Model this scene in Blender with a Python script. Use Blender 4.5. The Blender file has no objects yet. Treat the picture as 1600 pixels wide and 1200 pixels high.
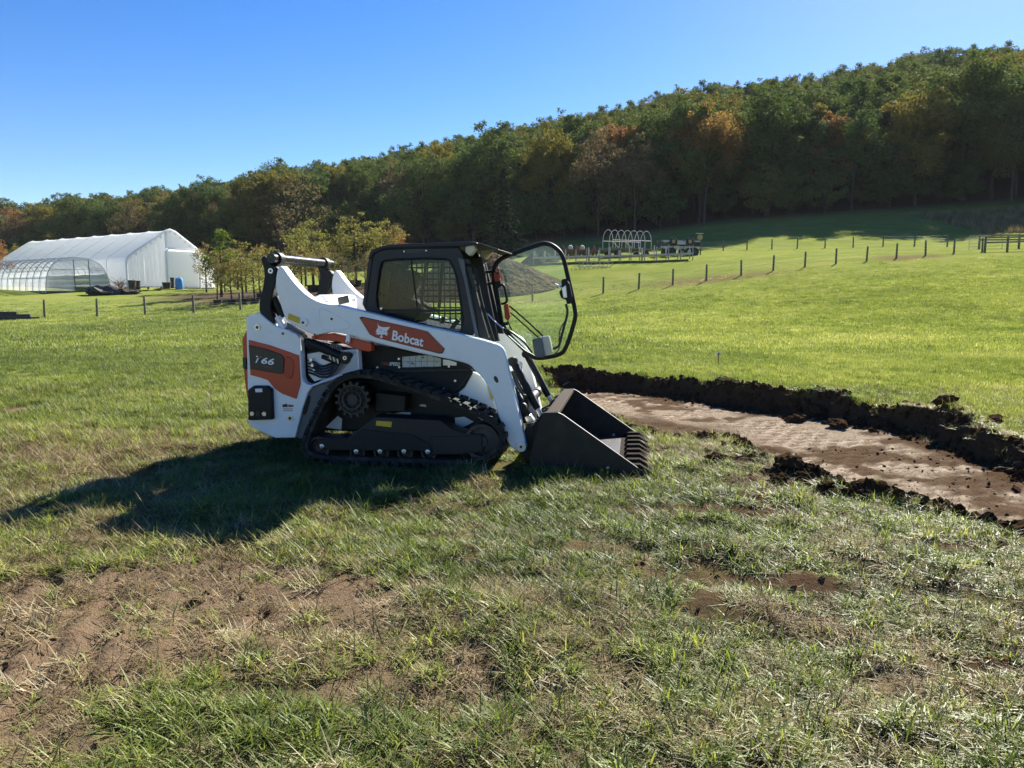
import bpy, bmesh, math, random
import numpy as np
from mathutils import Vector, Matrix
from mathutils.geometry import tessellate_polygon

# ------------------------------------------------------------------ camera, world, sun
scene = bpy.context.scene
COL = scene.collection
R = math.radians
F, PITCH, CAMH = 1202.0, R(6.64), 1.57          # focal length in pixels of the 1600x1200 photograph
cam_d = bpy.data.cameras.new('camera'); cam = bpy.data.objects.new('camera', cam_d); COL.objects.link(cam)
cam_d.sensor_width = 36; cam_d.lens = 36 * F / 1600; cam_d.clip_start = 0.05; cam_d.clip_end = 3000
cam.location = (0, 0, CAMH); cam.rotation_euler = (math.pi / 2 - PITCH, 0, 0)
scene.camera = cam

SUN_AZ, SUN_EL = R(32), R(35.2)
world = bpy.data.worlds.new('World'); scene.world = world; world.use_nodes = True
wn = world.node_tree; wn.nodes.clear()
sky = wn.nodes.new('ShaderNodeTexSky'); sky.sky_type = 'NISHITA'; sky.sun_disc = False
sky.sun_elevation = SUN_EL; sky.sun_rotation = SUN_AZ; sky.altitude = 400
sky.air_density = 1.0; sky.dust_density = 0.25; sky.ozone_density = 2.5
hs = wn.nodes.new('ShaderNodeHueSaturation'); hs.inputs['Saturation'].default_value = 1.42; hs.inputs['Hue'].default_value = .513
bg = wn.nodes.new('ShaderNodeBackground'); bg.inputs['Strength'].default_value = 0.05
wo = wn.nodes.new('ShaderNodeOutputWorld')
wn.links.new(sky.outputs[0], hs.inputs['Color']); wn.links.new(hs.outputs[0], bg.inputs[0]); wn.links.new(bg.outputs[0], wo.inputs[0])

sd = bpy.data.lights.new('sun', 'SUN'); sd.energy = 5.0; sd.angle = R(0.53); sd.color = (1.0, 0.94, 0.84)
sun = bpy.data.objects.new('sun', sd); COL.objects.link(sun)
SUNV = Vector((math.sin(SUN_AZ) * math.cos(SUN_EL), math.cos(SUN_AZ) * math.cos(SUN_EL), math.sin(SUN_EL)))
sun.rotation_euler = (-SUNV).to_track_quat('-Z', 'Y').to_euler(); sun.location = SUNV * 50
scene.view_settings.view_transform = 'Standard'; scene.view_settings.look = 'None'
scene.view_settings.exposure = 1.75; scene.view_settings.gamma = 1.0; scene.view_settings.use_curve_mapping = False
scene.render.engine = 'CYCLES'
scene.cycles.use_denoising = True; scene.cycles.max_bounces = 6; scene.cycles.transparent_max_bounces = 12
scene.cycles.diffuse_bounces = 2; scene.cycles.glossy_bounces = 2; scene.cycles.sample_clamp_indirect = 6

rng = np.random.default_rng(7); random.seed(7)

# ------------------------------------------------------------------ geometry helpers
CAM = Vector((0, 0, CAMH))
def ray(px, py):
    cx, cy = (px - 800) / F, (600 - py) / F
    return Vector((cx, math.cos(PITCH) + cy * math.sin(PITCH), -math.sin(PITCH) + cy * math.cos(PITCH)))
def at(px, py, D):                      # a point at depth D metres along the view axis
    return CAM + ray(px, py) * D
def gnd(px, py, z=0.0):                 # a point on the level ground
    d = ray(px, py); return CAM + d * ((z - CAMH) / d.z)

def tag(o, label=None, cat=None, group=None, kind=None):
    if label: o['label'] = label
    if cat: o['category'] = cat
    if group: o['group'] = group
    if kind: o['kind'] = kind
    return o
def empty(name, loc=(0, 0, 0), rz=0.0, label=None, cat=None, group=None):
    o = bpy.data.objects.new(name, None); COL.objects.link(o); o.empty_display_size = 0.2
    o.location = loc; o.rotation_euler = (0, 0, rz)
    return tag(o, label, cat, group)
def copy_tree(o, parent=None):
    c = o.copy(); COL.objects.link(c); c.parent = parent
    for ch in list(o.children): copy_tree(ch, c)
    return c

def chaikin(pts, n=2, closed=True):
    for _ in range(n):
        q = []
        m = len(pts)
        for i in range(m if closed else m - 1):
            a, b = pts[i], pts[(i + 1) % m]
            q.append(tuple(a[k] * .75 + b[k] * .25 for k in range(len(a))))
            q.append(tuple(a[k] * .25 + b[k] * .75 for k in range(len(a))))
        if not closed: q = [pts[0]] + q + [pts[-1]]
        pts = q
    return pts
def area2(p): return sum(p[i][0] * p[(i + 1) % len(p)][1] - p[(i + 1) % len(p)][0] * p[i][1] for i in range(len(p)))

class MB:
    """collects shapes into one mesh"""
    def __init__(s): s.v = []; s.f = []
    def add(s, vs, fs):
        b = len(s.v); s.v += [tuple(v) for v in vs]; s.f += [tuple(i + b for i in f) for f in fs]; return s
    def box(s, c, size, rot=None):
        hx, hy, hz = (k / 2 for k in size)
        vs = [Vector((x, y, z)) for x in (-hx, hx) for y in (-hy, hy) for z in (-hz, hz)]
        if rot is not None: vs = [rot @ v for v in vs]
        c = Vector(c)
        return s.add([v + c for v in vs], [(0, 1, 3, 2), (4, 6, 7, 5), (0, 4, 5, 1), (2, 3, 7, 6), (0, 2, 6, 4), (1, 5, 7, 3)])
    def prism(s, poly, y0, y1, holes=()):       # polygon in (x, z) swept from y0 to y1 (y0 < y1)
        poly = list(poly)
        if area2(poly) < 0: poly = poly[::-1]    # counter-clockwise in x,z -> faces -y at y0
        loops = [poly] + [list(h) if area2(list(h)) < 0 else list(h)[::-1] for h in holes]
        vs = []; fs = []; n = sum(len(l) for l in loops)
        for l in loops: vs += [(x, y0, z) for x, z in l]
        for l in loops: vs += [(x, y1, z) for x, z in l]
        if holes:
            tris = tessellate_polygon([[Vector((x, z, 0)) for x, z in l] for l in loops])
            flat = [p for l in loops for p in l]
            for t in tris:
                a = sum(flat[t[i]][0] * flat[t[(i + 1) % 3]][1] - flat[t[(i + 1) % 3]][0] * flat[t[i]][1] for i in range(3))
                t = tuple(t) if a > 0 else tuple(t)[::-1]
                fs.append(t); fs.append(tuple(i + n for i in t[::-1]))
        else:
            fs.append(tuple(range(n))); fs.append(tuple(range(2 * n - 1, n - 1, -1)))
        b = 0
        for l in loops:
            m = len(l)
            for i in range(m):
                j = (i + 1) % m
                fs.append((b + j, b + i, b + i + n, b + j + n))
            b += m
        return s.add(vs, fs)
    def tube(s, pts, r, seg=10, closed=False, r2=None):
        pts = [Vector(p) for p in pts]; m = len(pts); vs = []; fs = []
        prev = None
        for i, p in enumerate(pts):
            a = pts[(i - 1) % m] if (closed or i > 0) else p
            b = pts[(i + 1) % m] if (closed or i < m - 1) else p
            t = (b - a).normalized()
            if prev is None:
                u = t.orthogonal().normalized()
            else:
                u = (prev - t * prev.dot(t)); u = u.normalized() if u.length > 1e-6 else t.orthogonal().normalized()
            prev = u; w = t.cross(u)
            rr = r if r2 is None else r + (r2 - r) * i / max(1, m - 1)
            for k in range(seg):
                an = 2 * math.pi * k / seg
                vs.append(p + u * (rr * math.cos(an)) + w * (rr * math.sin(an)))
        for i in range(m if closed else m - 1):
            j = (i + 1) % m
            for k in range(seg):
                l = (k + 1) % seg
                fs.append((i * seg + k, i * seg + l, j * seg + l, j * seg + k))
        if not closed:
            fs.append(tuple(range(seg - 1, -1, -1))); fs.append(tuple((m - 1) * seg + k for k in range(seg)))
        return s.add(vs, fs)
    def cyl(s, a, b, r, seg=20): return s.tube([a, b], r, seg)
    def lathe(s, c, prof, seg=32, axis='y'):     # prof: (radius, offset along axis)
        vs = []; fs = []; m = len(prof)
        for k in range(seg):
            an = 2 * math.pi * k / seg; ca, sa = math.cos(an), math.sin(an)
            for r_, o_ in prof:
                if axis == 'y': vs.append((c[0] + r_ * ca, c[1] + o_, c[2] + r_ * sa))
                elif axis == 'x': vs.append((c[0] + o_, c[1] + r_ * ca, c[2] + r_ * sa))
                else: vs.append((c[0] + r_ * ca, c[1] + r_ * sa, c[2] + o_))
        for k in range(seg):
            l = (k + 1) % seg
            for i in range(m - 1):
                fs.append((k * m + i, k * m + i + 1, l * m + i + 1, l * m + i))
        return s.add(vs, fs)
    def build(s, name, mat, parent=None, bevel=0, smooth=False, loc=None, rz=None):
        me = bpy.data.meshes.new(name); me.from_pydata(s.v, [], s.f); me.update()
        bm = bmesh.new(); bm.from_mesh(me); bmesh.ops.recalc_face_normals(bm, faces=bm.faces); bm.to_mesh(me); bm.free()
        me.materials.append(mat)
        o = bpy.data.objects.new(name, me); COL.objects.link(o)
        if parent: o.parent = parent
        if loc is not None: o.location = loc
        if rz is not None: o.rotation_euler = (0, 0, rz)
        if smooth:
            me.polygons.foreach_set('use_smooth', [True] * len(me.polygons)); me.set_sharp_from_angle(angle=R(38))
        if bevel:
            b = o.modifiers.new('bevel', 'BEVEL'); b.width = bevel; b.segments = 2; b.limit_method = 'ANGLE'; b.angle_limit = R(40)
        return o

# ------------------------------------------------------------------ materials
def new_mat(name):
    m = bpy.data.materials.new(name); m.use_nodes = True; nt = m.node_tree; nt.nodes.clear()
    out = nt.nodes.new('ShaderNodeOutputMaterial'); return m, nt, out
def lk(nt, a, b): nt.links.new(a, b)
def noise(nt, scale, detail=4, rough=.55, coord=None, dist=0.0):
    n = nt.nodes.new('ShaderNodeTexNoise'); n.inputs['Scale'].default_value = scale; n.inputs['Detail'].default_value = detail
    n.inputs['Roughness'].default_value = rough; n.inputs['Distortion'].default_value = dist
    if coord is not None: lk(nt, coord, n.inputs['Vector'])
    return n.outputs['Fac']
def ramp(nt, fac, stops):
    r = nt.nodes.new('ShaderNodeValToRGB'); e = r.color_ramp.elements
    e[0].position = stops[0][0]; e[0].color = (*stops[0][1], 1); e[1].position = stops[-1][0]; e[1].color = (*stops[-1][1], 1)
    for p, c in stops[1:-1]:
        k = e.new(p); k.color = (*c, 1)
    lk(nt, fac, r.inputs[0]); return r.outputs[0]
def mixc(nt, fac, a, b, mode='MIX'):
    m = nt.nodes.new('ShaderNodeMix'); m.data_type = 'RGBA'; m.blend_type = mode
    for sock, val in ((m.inputs[0], fac), (m.inputs[6], a), (m.inputs[7], b)):
        if hasattr(val, 'links'): lk(nt, val, sock)
        elif isinstance(val, (int, float)): sock.default_value = val
        else: sock.default_value = (*val, 1)
    return m.outputs[2]
def math_(nt, op, a, b=0.0, clamp=False):
    m = nt.nodes.new('ShaderNodeMath'); m.operation = op; m.use_clamp = clamp
    for sock, val in ((m.inputs[0], a), (m.inputs[1], b)):
        if hasattr(val, 'links'): lk(nt, val, sock)
        else: sock.default_value = val
    return m.outputs[0]
def obj_coord(nt): return nt.nodes.new('ShaderNodeTexCoord').outputs['Object']
def geo_pos(nt): return nt.nodes.new('ShaderNodeNewGeometry').outputs['Position']
def attr(nt, name, kind='GEOMETRY'):
    a = nt.nodes.new('ShaderNodeAttribute'); a.attribute_name = name; a.attribute_type = kind; return a.outputs['Fac']

def paint(name, col, rough=.45, metal=0.0, dirt=.25, dirtcol=(.16, .12, .08), scale=6, bump=.0, coat=0.0, spec=.5):
    m, nt, out = new_mat(name); p = nt.nodes.new('ShaderNodeBsdfPrincipled'); co = obj_coord(nt)
    n = noise(nt, scale, 6, .65, co)
    fac = math_(nt, 'MULTIPLY', ramp(nt, n, [(.5, (0, 0, 0)), (.78, (1, 1, 1))]), dirt)
    lk(nt, mixc(nt, fac, col, dirtcol), p.inputs['Base Color'])
    n2 = noise(nt, scale * 5, 3, .6, co)
    rr = nt.nodes.new('ShaderNodeMapRange'); rr.inputs[3].default_value = max(.05, rough - .12); rr.inputs[4].default_value = min(1, rough + .15)
    lk(nt, n2, rr.inputs[0]); lk(nt, rr.outputs[0], p.inputs['Roughness'])
    p.inputs['Metallic'].default_value = metal; p.inputs['Coat Weight'].default_value = coat; p.inputs['Specular IOR Level'].default_value = spec
    if bump:
        b = nt.nodes.new('ShaderNodeBump'); b.inputs['Strength'].default_value = bump; b.inputs['Distance'].default_value = .01
        lk(nt, noise(nt, scale * 12, 4, .6, co), b.inputs['Height']); lk(nt, b.outputs[0], p.inputs['Normal'])
    lk(nt, p.outputs[0], out.inputs[0]); return m

M = {}
M['white'] = paint('white_paint', (.80, .81, .82), .35, dirt=.16, dirtcol=(.30, .26, .21), scale=5, coat=.3)
M['red'] = paint('orange_red_paint', (.52, .060, .018), .4, dirt=.12, scale=4)
M['black'] = paint('black_steel', (.007, .0075, .009), .5, dirt=.2, dirtcol=(.045, .038, .03), scale=5, spec=.35)
M['char'] = paint('charcoal_paint', (.011, .012, .015), .42, dirt=.12, dirtcol=(.045, .04, .036), scale=3, spec=.4)
M['plastic'] = paint('black_plastic', (.006, .006, .007), .55, dirt=.15, dirtcol=(.035, .03, .026), scale=8, spec=.35)
M['rubber'] = paint('track_rubber', (.020, .019, .018), .75, dirt=.8, dirtcol=(.125, .095, .068), scale=9, bump=.4, spec=.35)
M['steel'] = paint('bright_steel', (.62, .62, .62), .3, metal=.9, dirt=.15, scale=12)
M['dsteel'] = paint('dirty_steel', (.05, .045, .04), .6, metal=.3, dirt=.6, dirtcol=(.10, .075, .05), scale=10)
M['bucket'] = paint('bucket_paint', (.008, .008, .010), .45, dirt=.55, dirtcol=(.060, .044, .030), scale=4.5, spec=.35)
M['worn'] = paint('worn_soil_steel', (.045, .036, .029), .85, metal=.0, spec=.1, dirt=.8, dirtcol=(.07, .04, .022), scale=14, bump=.4)
M['tooth'] = paint('soiled_tooth_steel', (.024, .019, .015), .9, dirt=.8, dirtcol=(.05, .032, .019), scale=20, bump=.6, spec=.04)
M['grey'] = paint('grey_plastic', (.10, .11, .12), .5, dirt=.1)
M['decal_w'] = paint('decal_white', (.82, .82, .82), .5, dirt=.0)
M['decal_r'] = paint('decal_red', (.36, .034, .016), .35, dirt=.05)
M['decal_k'] = paint('decal_black', (.012, .013, .015), .35, dirt=.0)
M['decal_o'] = paint('decal_orange', (.42, .09, .02), .5, dirt=.0)
M['yellow'] = paint('sticker_yellow', (.62, .42, .03), .5, dirt=.25, dirtcol=(.1, .08, .02), scale=40)
M['seat'] = paint('seat_fabric', (.02, .02, .022), .9, dirt=.1)
M['hose'] = paint('hydraulic_hose', (.02, .021, .024), .4, dirt=.1)
M['lens'] = paint('lamp_lens', (.55, .53, .45), .2, dirt=.1)

def glass_mat(name, tint, refl=1.45, rough=.02, haze=0.0):
    m, nt, out = new_mat(name)
    t = nt.nodes.new('ShaderNodeBsdfTransparent'); t.inputs[0].default_value = (*tint, 1)
    g = nt.nodes.new('ShaderNodeBsdfGlossy'); g.inputs['Roughness'].default_value = rough
    fr = nt.nodes.new('ShaderNodeFresnel'); fr.inputs[0].default_value = refl
    mx = nt.nodes.new('ShaderNodeMixShader'); lk(nt, fr.outputs[0], mx.inputs[0]); lk(nt, t.outputs[0], mx.inputs[1]); lk(nt, g.outputs[0], mx.inputs[2])
    last = mx.outputs[0]
    if haze:
        d = nt.nodes.new('ShaderNodeBsdfDiffuse'); d.inputs[0].default_value = (.75, .78, .8, 1)
        tl = nt.nodes.new('ShaderNodeBsdfTranslucent'); tl.inputs[0].default_value = (.75, .78, .8, 1)
        ad = nt.nodes.new('ShaderNodeMixShader'); ad.inputs[0].default_value = .5; lk(nt, d.outputs[0], ad.inputs[1]); lk(nt, tl.outputs[0], ad.inputs[2])
        m2 = nt.nodes.new('ShaderNodeMixShader'); co = obj_coord(nt)
        lk(nt, math_(nt, 'MULTIPLY_ADD', noise(nt, 1.4, 5, .6, co), haze * .8), m2.inputs[0])
        m2.inputs[0].links[0].from_node.inputs[2].default_value = haze * .55
        lk(nt, last, m2.inputs[1]); lk(nt, ad.outputs[0], m2.inputs[2]); last = m2.outputs[0]
    lk(nt, last, out.inputs[0]); return m
M['glass'] = glass_mat('cab_glass', (.88, .93, .93), 1.28, rough=.0, haze=.004)
M['doorglass'] = glass_mat('door_glass', (.86, .93, .90), rough=.0, haze=.012)
M['poly'] = glass_mat('greenhouse_film', (.85, .87, .87), rough=.15, haze=.42)
# ------------------------------------------------------------------ terrain
def vnoise(x, y, seed=0):
    r_ = np.random.default_rng(seed); T = r_.random((256, 256))
    xi = np.floor(x).astype(int); yi = np.floor(y).astype(int); fx = x - xi; fy = y - yi
    fx = fx * fx * (3 - 2 * fx); fy = fy * fy * (3 - 2 * fy)
    g = lambda a, b: T[a & 255, b & 255]
    return (g(xi, yi) * (1 - fx) + g(xi + 1, yi) * fx) * (1 - fy) + (g(xi, yi + 1) * (1 - fx) + g(xi + 1, yi + 1) * fx) * fy
def fbm(x, y, scale, octv=4, seed=0, gain=.5):
    x = np.asarray(x, float); y = np.asarray(y, float); s = 0; a = 1; t = 0
    for o in range(octv):
        s = s + a * vnoise(x * scale * 2 ** o + 17.3 * o, y * scale * 2 ** o + 9.1 * o, seed + o); t += a; a *= gain
    return s / t                                            # 0..1
def sstep(a, b, x):
    t = np.clip((np.asarray(x, float) - a) / (b - a), 0, 1); return t * t * (3 - 2 * t)

FENCE_L = [(-12, 500, 49.5), (70, 497, 49.7), (152, 495, 49.7), (227, 492, 50), (303, 490, 50), (376, 486, 50.5), (450, 483, 51)]
FENCE_R = [(770, 475, 54), (832, 473, 55), (887, 467, 56), (942.5, 460, 57), (998, 452.5, 57.6), (1051, 447, 58), (1103.5, 440, 58.5), (1158, 431.5, 59), (1208, 424, 59.5), (1257.5, 418, 60),
           (1306, 413, 60.8), (1354, 408, 61.5), (1400.5, 403, 62.5), (1446, 399, 63.5), (1490.5, 395, 64.5), (1535, 390.5, 65)]
FENCE_B = [(1094.5, 393, 88), (1130, 392.5, 88), (1167, 391, 88), (1206, 390, 88), (1245.5, 389, 87.5), (1289, 388, 87), (1333, 387.5, 86), (1379.5, 387, 84), (1428.5, 387, 80), (1480, 385.5, 76)]
EDGE = [(-420, 440, 190), (-150, 432, 175), (0, 425, 165), (200, 415, 152), (400, 403, 142), (700, 392, 132), (850, 378, 126), (1000, 365, 122), (1100, 351, 121), (1200, 342, 121), (1400, 330, 120), (1600, 319, 118), (1800, 305, 116), (2050, 290, 116)]
SIL = [(-420, 300), (-150, 297), (0, 298), (190, 298), (265, 279), (350, 265), (440, 251), (560, 243), (640, 226), (760, 196), (880, 173), (960, 156), (1080, 131), (1200, 117), (1340, 95), (1450, 73), (1600, 60), (1800, 40), (2050, 25)]
ctrl = []
for p in FENCE_L + FENCE_R[::2] + FENCE_B[::3] + EDGE + [(835, 414, 72), (960, 411, 72), (1085, 406, 72), (193, 448, 71.3), (327, 452.5, 78.7), (74, 457, 66), (174, 456, 70), (-60, 452, 72), (500, 462, 62), (650, 464, 62), (560, 440, 85), (700, 420, 95)]:
    ctrl.append(at(*p))
DR = 255
for px, py in SIL:
    q = at(px, py, DR + (40 if px < 600 else 0)); q.z -= 22.5; ctrl.append(q)
    q2 = at(px, py, 420); q2.z = q.z + 4; ctrl.append(q2)
for X in (-60, -35, -15, 0, 15, 35, 60):
    for Y in (-60, -25, 0, 14, 26): ctrl.append(Vector((X, Y, 0 if X < 20 else (X - 20) * .03)))
for X in (-15, 0, 12): ctrl.append(Vector((X, 36, .1 + max(0, X) * .03)))
ctrl.append(Vector((-420, -60, 0))); ctrl.append(Vector((420, -60, 10)))
_C = np.array([tuple(c) for c in ctrl]); _S = 50.0
def _tk(d2): return np.where(d2 > 1e-12, .5 * d2 * np.log(np.maximum(d2, 1e-12)), 0)
_n = len(_C); _P = _C[:, :2] / _S
_K = _tk(((_P[:, None] - _P[None]) ** 2).sum(2)) + np.eye(_n) * 2e-3
_A = np.zeros((_n + 3, _n + 3)); _A[:_n, :_n] = _K; _A[:_n, _n] = 1; _A[:_n, _n + 1:] = _P; _A[_n:, :_n] = _A[:_n, _n:].T
_W = np.linalg.solve(_A, np.concatenate([_C[:, 2], [0, 0, 0]]))
def tps(x, y):
    x = np.asarray(x, float).ravel() / _S; y = np.asarray(y, float).ravel() / _S; out = np.empty_like(x)
    for i in range(0, len(x), 20000):
        X = np.stack([x[i:i + 20000], y[i:i + 20000]], 1)
        out[i:i + 20000] = _tk(((X[:, None] - _P[None]) ** 2).sum(2)) @ _W[:_n] + _W[_n] + X @ _W[_n + 1:]
    return out

# the dug strip: polygon on level ground (x, y)
_far = [(858, 588), (930, 589), (1000, 591), (1110, 607), (1200, 617), (1300, 628), (1440, 650), (1600, 700), (1760, 760)]
_near = [(1760, 905), (1600, 838), (1545, 806), (1450, 788), (1320, 762), (1230, 726), (1150, 690), (1060, 680), (985, 664), (925, 636), (872, 606)]
TR = np.array([tuple(gnd(*p))[:2] for p in _far + _near]); NF = len(_far)
def poly_sd(x, y, P):                  # signed distance, negative inside; and index of nearest edge
    d = np.full(x.shape, 1e9); e = np.zeros(x.shape, int); ins = np.zeros(x.shape, bool)
    for i in range(len(P)):
        a, b = P[i], P[(i + 1) % len(P)]; ab = b - a
        t = np.clip(((x - a[0]) * ab[0] + (y - a[1]) * ab[1]) / (ab @ ab), 0, 1)
        q = np.hypot(x - a[0] - t * ab[0], y - a[1] - t * ab[1]); m = q < d; d[m] = q[m]; e[m] = i
        c = ((a[1] > y) != (b[1] > y)) & (x < (b[0] - a[0]) * (y - a[1]) / (b[1] - a[1] + 1e-12) + a[0]); ins ^= c
    return np.where(ins, -d, d), e
def blob(x, y, px, py, rx, ry, rot=0.0):
    g = gnd(px, py); c, s = math.cos(rot), math.sin(rot); dx = x - g.x; dy = y - g.y
    return np.hypot((dx * c + dy * s) / rx, (-dx * s + dy * c) / ry)

def surface(x, y):
    """height, and the ground cover: soil, floor (compacted subsoil), dry, mulch"""
    x = np.asarray(x, float).ravel(); y = np.asarray(y, float).ravel(); r = np.hypot(x, y)
    z = tps(x, y) * sstep(13, 34, r)
    near = 1 - sstep(14, 24, r)
    z = z + .25 * (fbm(x, y, .06, 3, 3) - .5) * sstep(12, 40, r)
    z = z + near * (.09 * (fbm(x, y, .55, 3, 11) - .5) + .13 * (fbm(x, y, 2.4, 4, 12) - .5) + .055 * (fbm(x, y, 9, 3, 13) - .5))
    soil = np.zeros_like(x); floor = np.zeros_like(x)
    # machine stands level
    mx, my = x + .487, y - 7.71; c9, s9 = math.cos(R(9)), math.sin(R(9)); lx = mx * c9 - my * s9; ly = mx * s9 + my * c9
    foot = sstep(1.0, .8, np.maximum(np.abs(lx - .15) / 1.9, np.abs(ly) / 1.0)); z = z * (1 - .8 * foot)
    # bare scraped soil with tread prints, lower left
    wob = .55 * (fbm(x, y, 1.1, 4, 21) - .5) + .35 * (fbm(x, y, 5, 3, 22) - .5)
    b1 = 1 - sstep(.62, 1.12, blob(x, y, 190, 955, 1.7, .95, .2) + wob * 1.5)
    b2 = 1 - sstep(.5, 1.05, blob(x, y, 500, 925, .9, .42, .2) + wob * 1.4)
    b3 = .8 * (1 - sstep(.5, 1.0, blob(x, y, 40, 1160, .6, .22, .1) + wob * 1.3))
    b4 = .6 * (1 - sstep(.5, 1.0, blob(x, y, 640, 1060, .7, .3, .1) + wob * 1.5))
    soil = np.maximum.reduce([soil, b1, b2, b3, b4])
    t = (x + .35 * y); lug = sstep(.55, .7, np.sin(t * 2 * math.pi / .19 + 1.2 * fbm(x, y, 1.5, 2, 25)) * .5 + .5) * sstep(.42, .6, fbm(x, y, 1.3, 3, 26))
    z = z * (1 - .55 * soil) - soil * (.02 + .035 * lug) + soil * .03 * (fbm(x, y, 14, 3, 27) - .5)
    # scattered small scrapes
    sc = fbm(x, y, .8, 4, 31); sc2 = fbm(x, y, 3.3, 4, 32)
    soil = np.maximum(soil, near * sstep(.57, .70, sc * .55 + sc2 * .45) * .8 * sstep(9.5, 6.0, y))
    for (px, py, rx, ry) in ((1140, 722, .42, .3), (1240, 750, .55, .3), (1130, 800, 1.2, .2), (1560, 1040, .3, .16), (1180, 905, .6, .14), (1500, 860, .6, .12), (1350, 775, .7, .2), (20, 640, .5, .5), (20, 585, .5, .4)):
        bb = 1 - sstep(.5, 1.1, blob(x, y, px, py, rx, ry, -.2) + wob * 1.5); soil = np.maximum(soil, bb)
        z = z + bb * .05 * (fbm(x, y, 6, 3, 33) - .35)
    # dug strip
    m = (np.abs(x) < 12) & (y > 4) & (y < 20)
    if m.any():
        xm, ym = x[m], y[m]
        w = .30 * (fbm(xm, ym, 1.2, 3, 41) - .5) + .16 * (fbm(xm, ym, 5, 3, 42) - .5)
        sd_, e = poly_sd(xm, ym, TR); isfar = (e < NF - 1) | (e == len(TR) - 1)
        sdw = sd_ + w
        inside_f = sstep(.05, -.09, sdw); inside_n = sstep(.15, -.55, sdw)
        ins = np.where(isfar, inside_f, inside_n)
        depth = .25 + .05 * (fbm(xm, ym, .6, 2, 43) - .5)
        # blend so far/near edge types do not tear
        ins = np.where(sd_ < -.7, 1, ins)
        zz = z[m] * (1 - ins) - depth * ins
        spoil = np.exp(-((sdw - .12) / .16) ** 2) * np.where(isfar, 1, .25) * (.02 + .26 * np.clip(fbm(xm, ym, 1.6, 4, 44) - .38, 0, 1) * 2)
        clod = np.where(sd_ > -.5, 1, .12) * ins * .09 * (fbm(xm, ym, 6, 4, 45) - .45)
        al = xm * .56 - ym * .83; la = xm * .83 + ym * .56; bar = np.clip(3 * np.sin((al + .10 * (np.floor(la / .22) % 2)) * 2 * math.pi / .21 + 1.5 * fbm(xm, ym, .8, 2, 38)), -1, 1) * sstep(.30, .48, fbm(xm, ym, 1.4, 2, 46))
        tread = ins * sstep(-.25, -.6, sdw) * (.008 * bar + .035 * (fbm(xm, ym, 9, 3, 37) - .5))
        z[m] = zz + spoil + clod + tread
        fl = ins * sstep(-.22, -.5, sdw + .5 * (fbm(xm, ym, 1.7, 4, 47) - .5))
        so = np.clip(sstep(.22, .02, sdw - .3 * (fbm(xm, ym, 2.5, 3, 48) - .5)), 0, 1)
        soil[m] = np.maximum(soil[m], so); loose = 1 - sstep(.5, 1.15, blob(xm, ym, 1030, 650, 1.3, 1.9, .2) + .9 * (fbm(xm, ym, 1.6, 4, 50) - .5)); z[m] += ins * loose * .10 * (fbm(xm, ym, 4.5, 4, 40) - .3)
        floor[m] = fl * (1 - .9 * sstep(.53, .65, fbm(xm, ym, 1.9, 4, 49))) * (1 - .85 * loose) * (.72 + .28 * bar)
    # dryness: straw-coloured matted growth
    dry = .19 + 1.4 * (fbm(x, y, .45, 4, 51) - .5) + .8 * (fbm(x, y, 2.4, 3, 52) - .5)
    dry = dry * sstep(11.5, 6.5, y - .35 * np.minimum(x, 0) * .6) + .10
    dry = dry + .45 * (1 - sstep(.4, 1.1, blob(x, y, 130, 690, 3.2, 1.3, .1) + wob)) + .35 * (1 - sstep(.5, 1.2, blob(x, y, 420, 990, 2.4, 1.1, .1) + wob))
    dry = dry - .45 * (1 - sstep(.5, 1.1, blob(x, y, 480, 1140, .8, .3, .1) + wob)) - .35 * (1 - sstep(.5, 1.2, blob(x, y, 1250, 850, 1.8, .9, .1) + wob))
    # strip along the fences is browner
    dry = np.where(r > 30, .12 + .3 * (fbm(x, y, .09, 4, 53) - .45) + .2 * (fbm(x, y, .5, 3, 54) - .5), dry)
    fx = np.array([tuple(at(*p))[:2] for p in FENCE_R]); dmin = np.full(x.shape, 1e9)
    mm = (y > 40) & (y < 100)
    for i in range(len(fx) - 1):
        a, b = fx[i], fx[i + 1]; ab = b - a; tt = np.clip(((x[mm] - a[0]) * ab[0] + (y[mm] - a[1]) * ab[1]) / (ab @ ab), 0, 1)
        dmin[mm] = np.minimum(dmin[mm], np.hypot(x[mm] - a[0] - tt * ab[0], y[mm] - a[1] - tt * ab[1]))
    dry = dry + .45 * np.exp(-(dmin / 1.6) ** 2)
    dry = np.where(mm & (dmin < 40) & (y > 58) & (x > 2), dry + .05, dry)
    # mulched nursery bed and forest floor
    mul = np.zeros_like(x)
    c = at(470, 455, 66); c2 = at(640, 452, 64)
    for cc, rx, ry in ((c, 11.5, 9), (c2, 9, 8)):
        mul = np.maximum(mul, 1 - sstep(.85, 1.05, np.hypot((x - cc.x) / rx, (y - cc.y) / ry) + .3 * (fbm(x, y, .3, 3, 61) - .5)))
    az = np.degrees(np.arctan2(x, np.maximum(y, .1))); eaz = [math.degrees(math.atan2(at(*p).x, at(*p).y)) for p in EDGE]; er = [math.hypot(at(*p).x, at(*p).y) for p in EDGE]
    forest = sstep(-4, 3, r - np.interp(az, eaz, er)) * (y > 0)
    mul = np.maximum(mul, forest)
    return z, np.clip(soil, 0, 1), np.clip(floor, 0, 1), np.clip(dry, 0, 1), np.clip(mul, 0, 1)
def zt(x, y): return float(surface([x], [y])[0][0])
def on_ground(px, py, D):
    q = at(px, py, D); return Vector((q.x, q.y, zt(q.x, q.y)))

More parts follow.
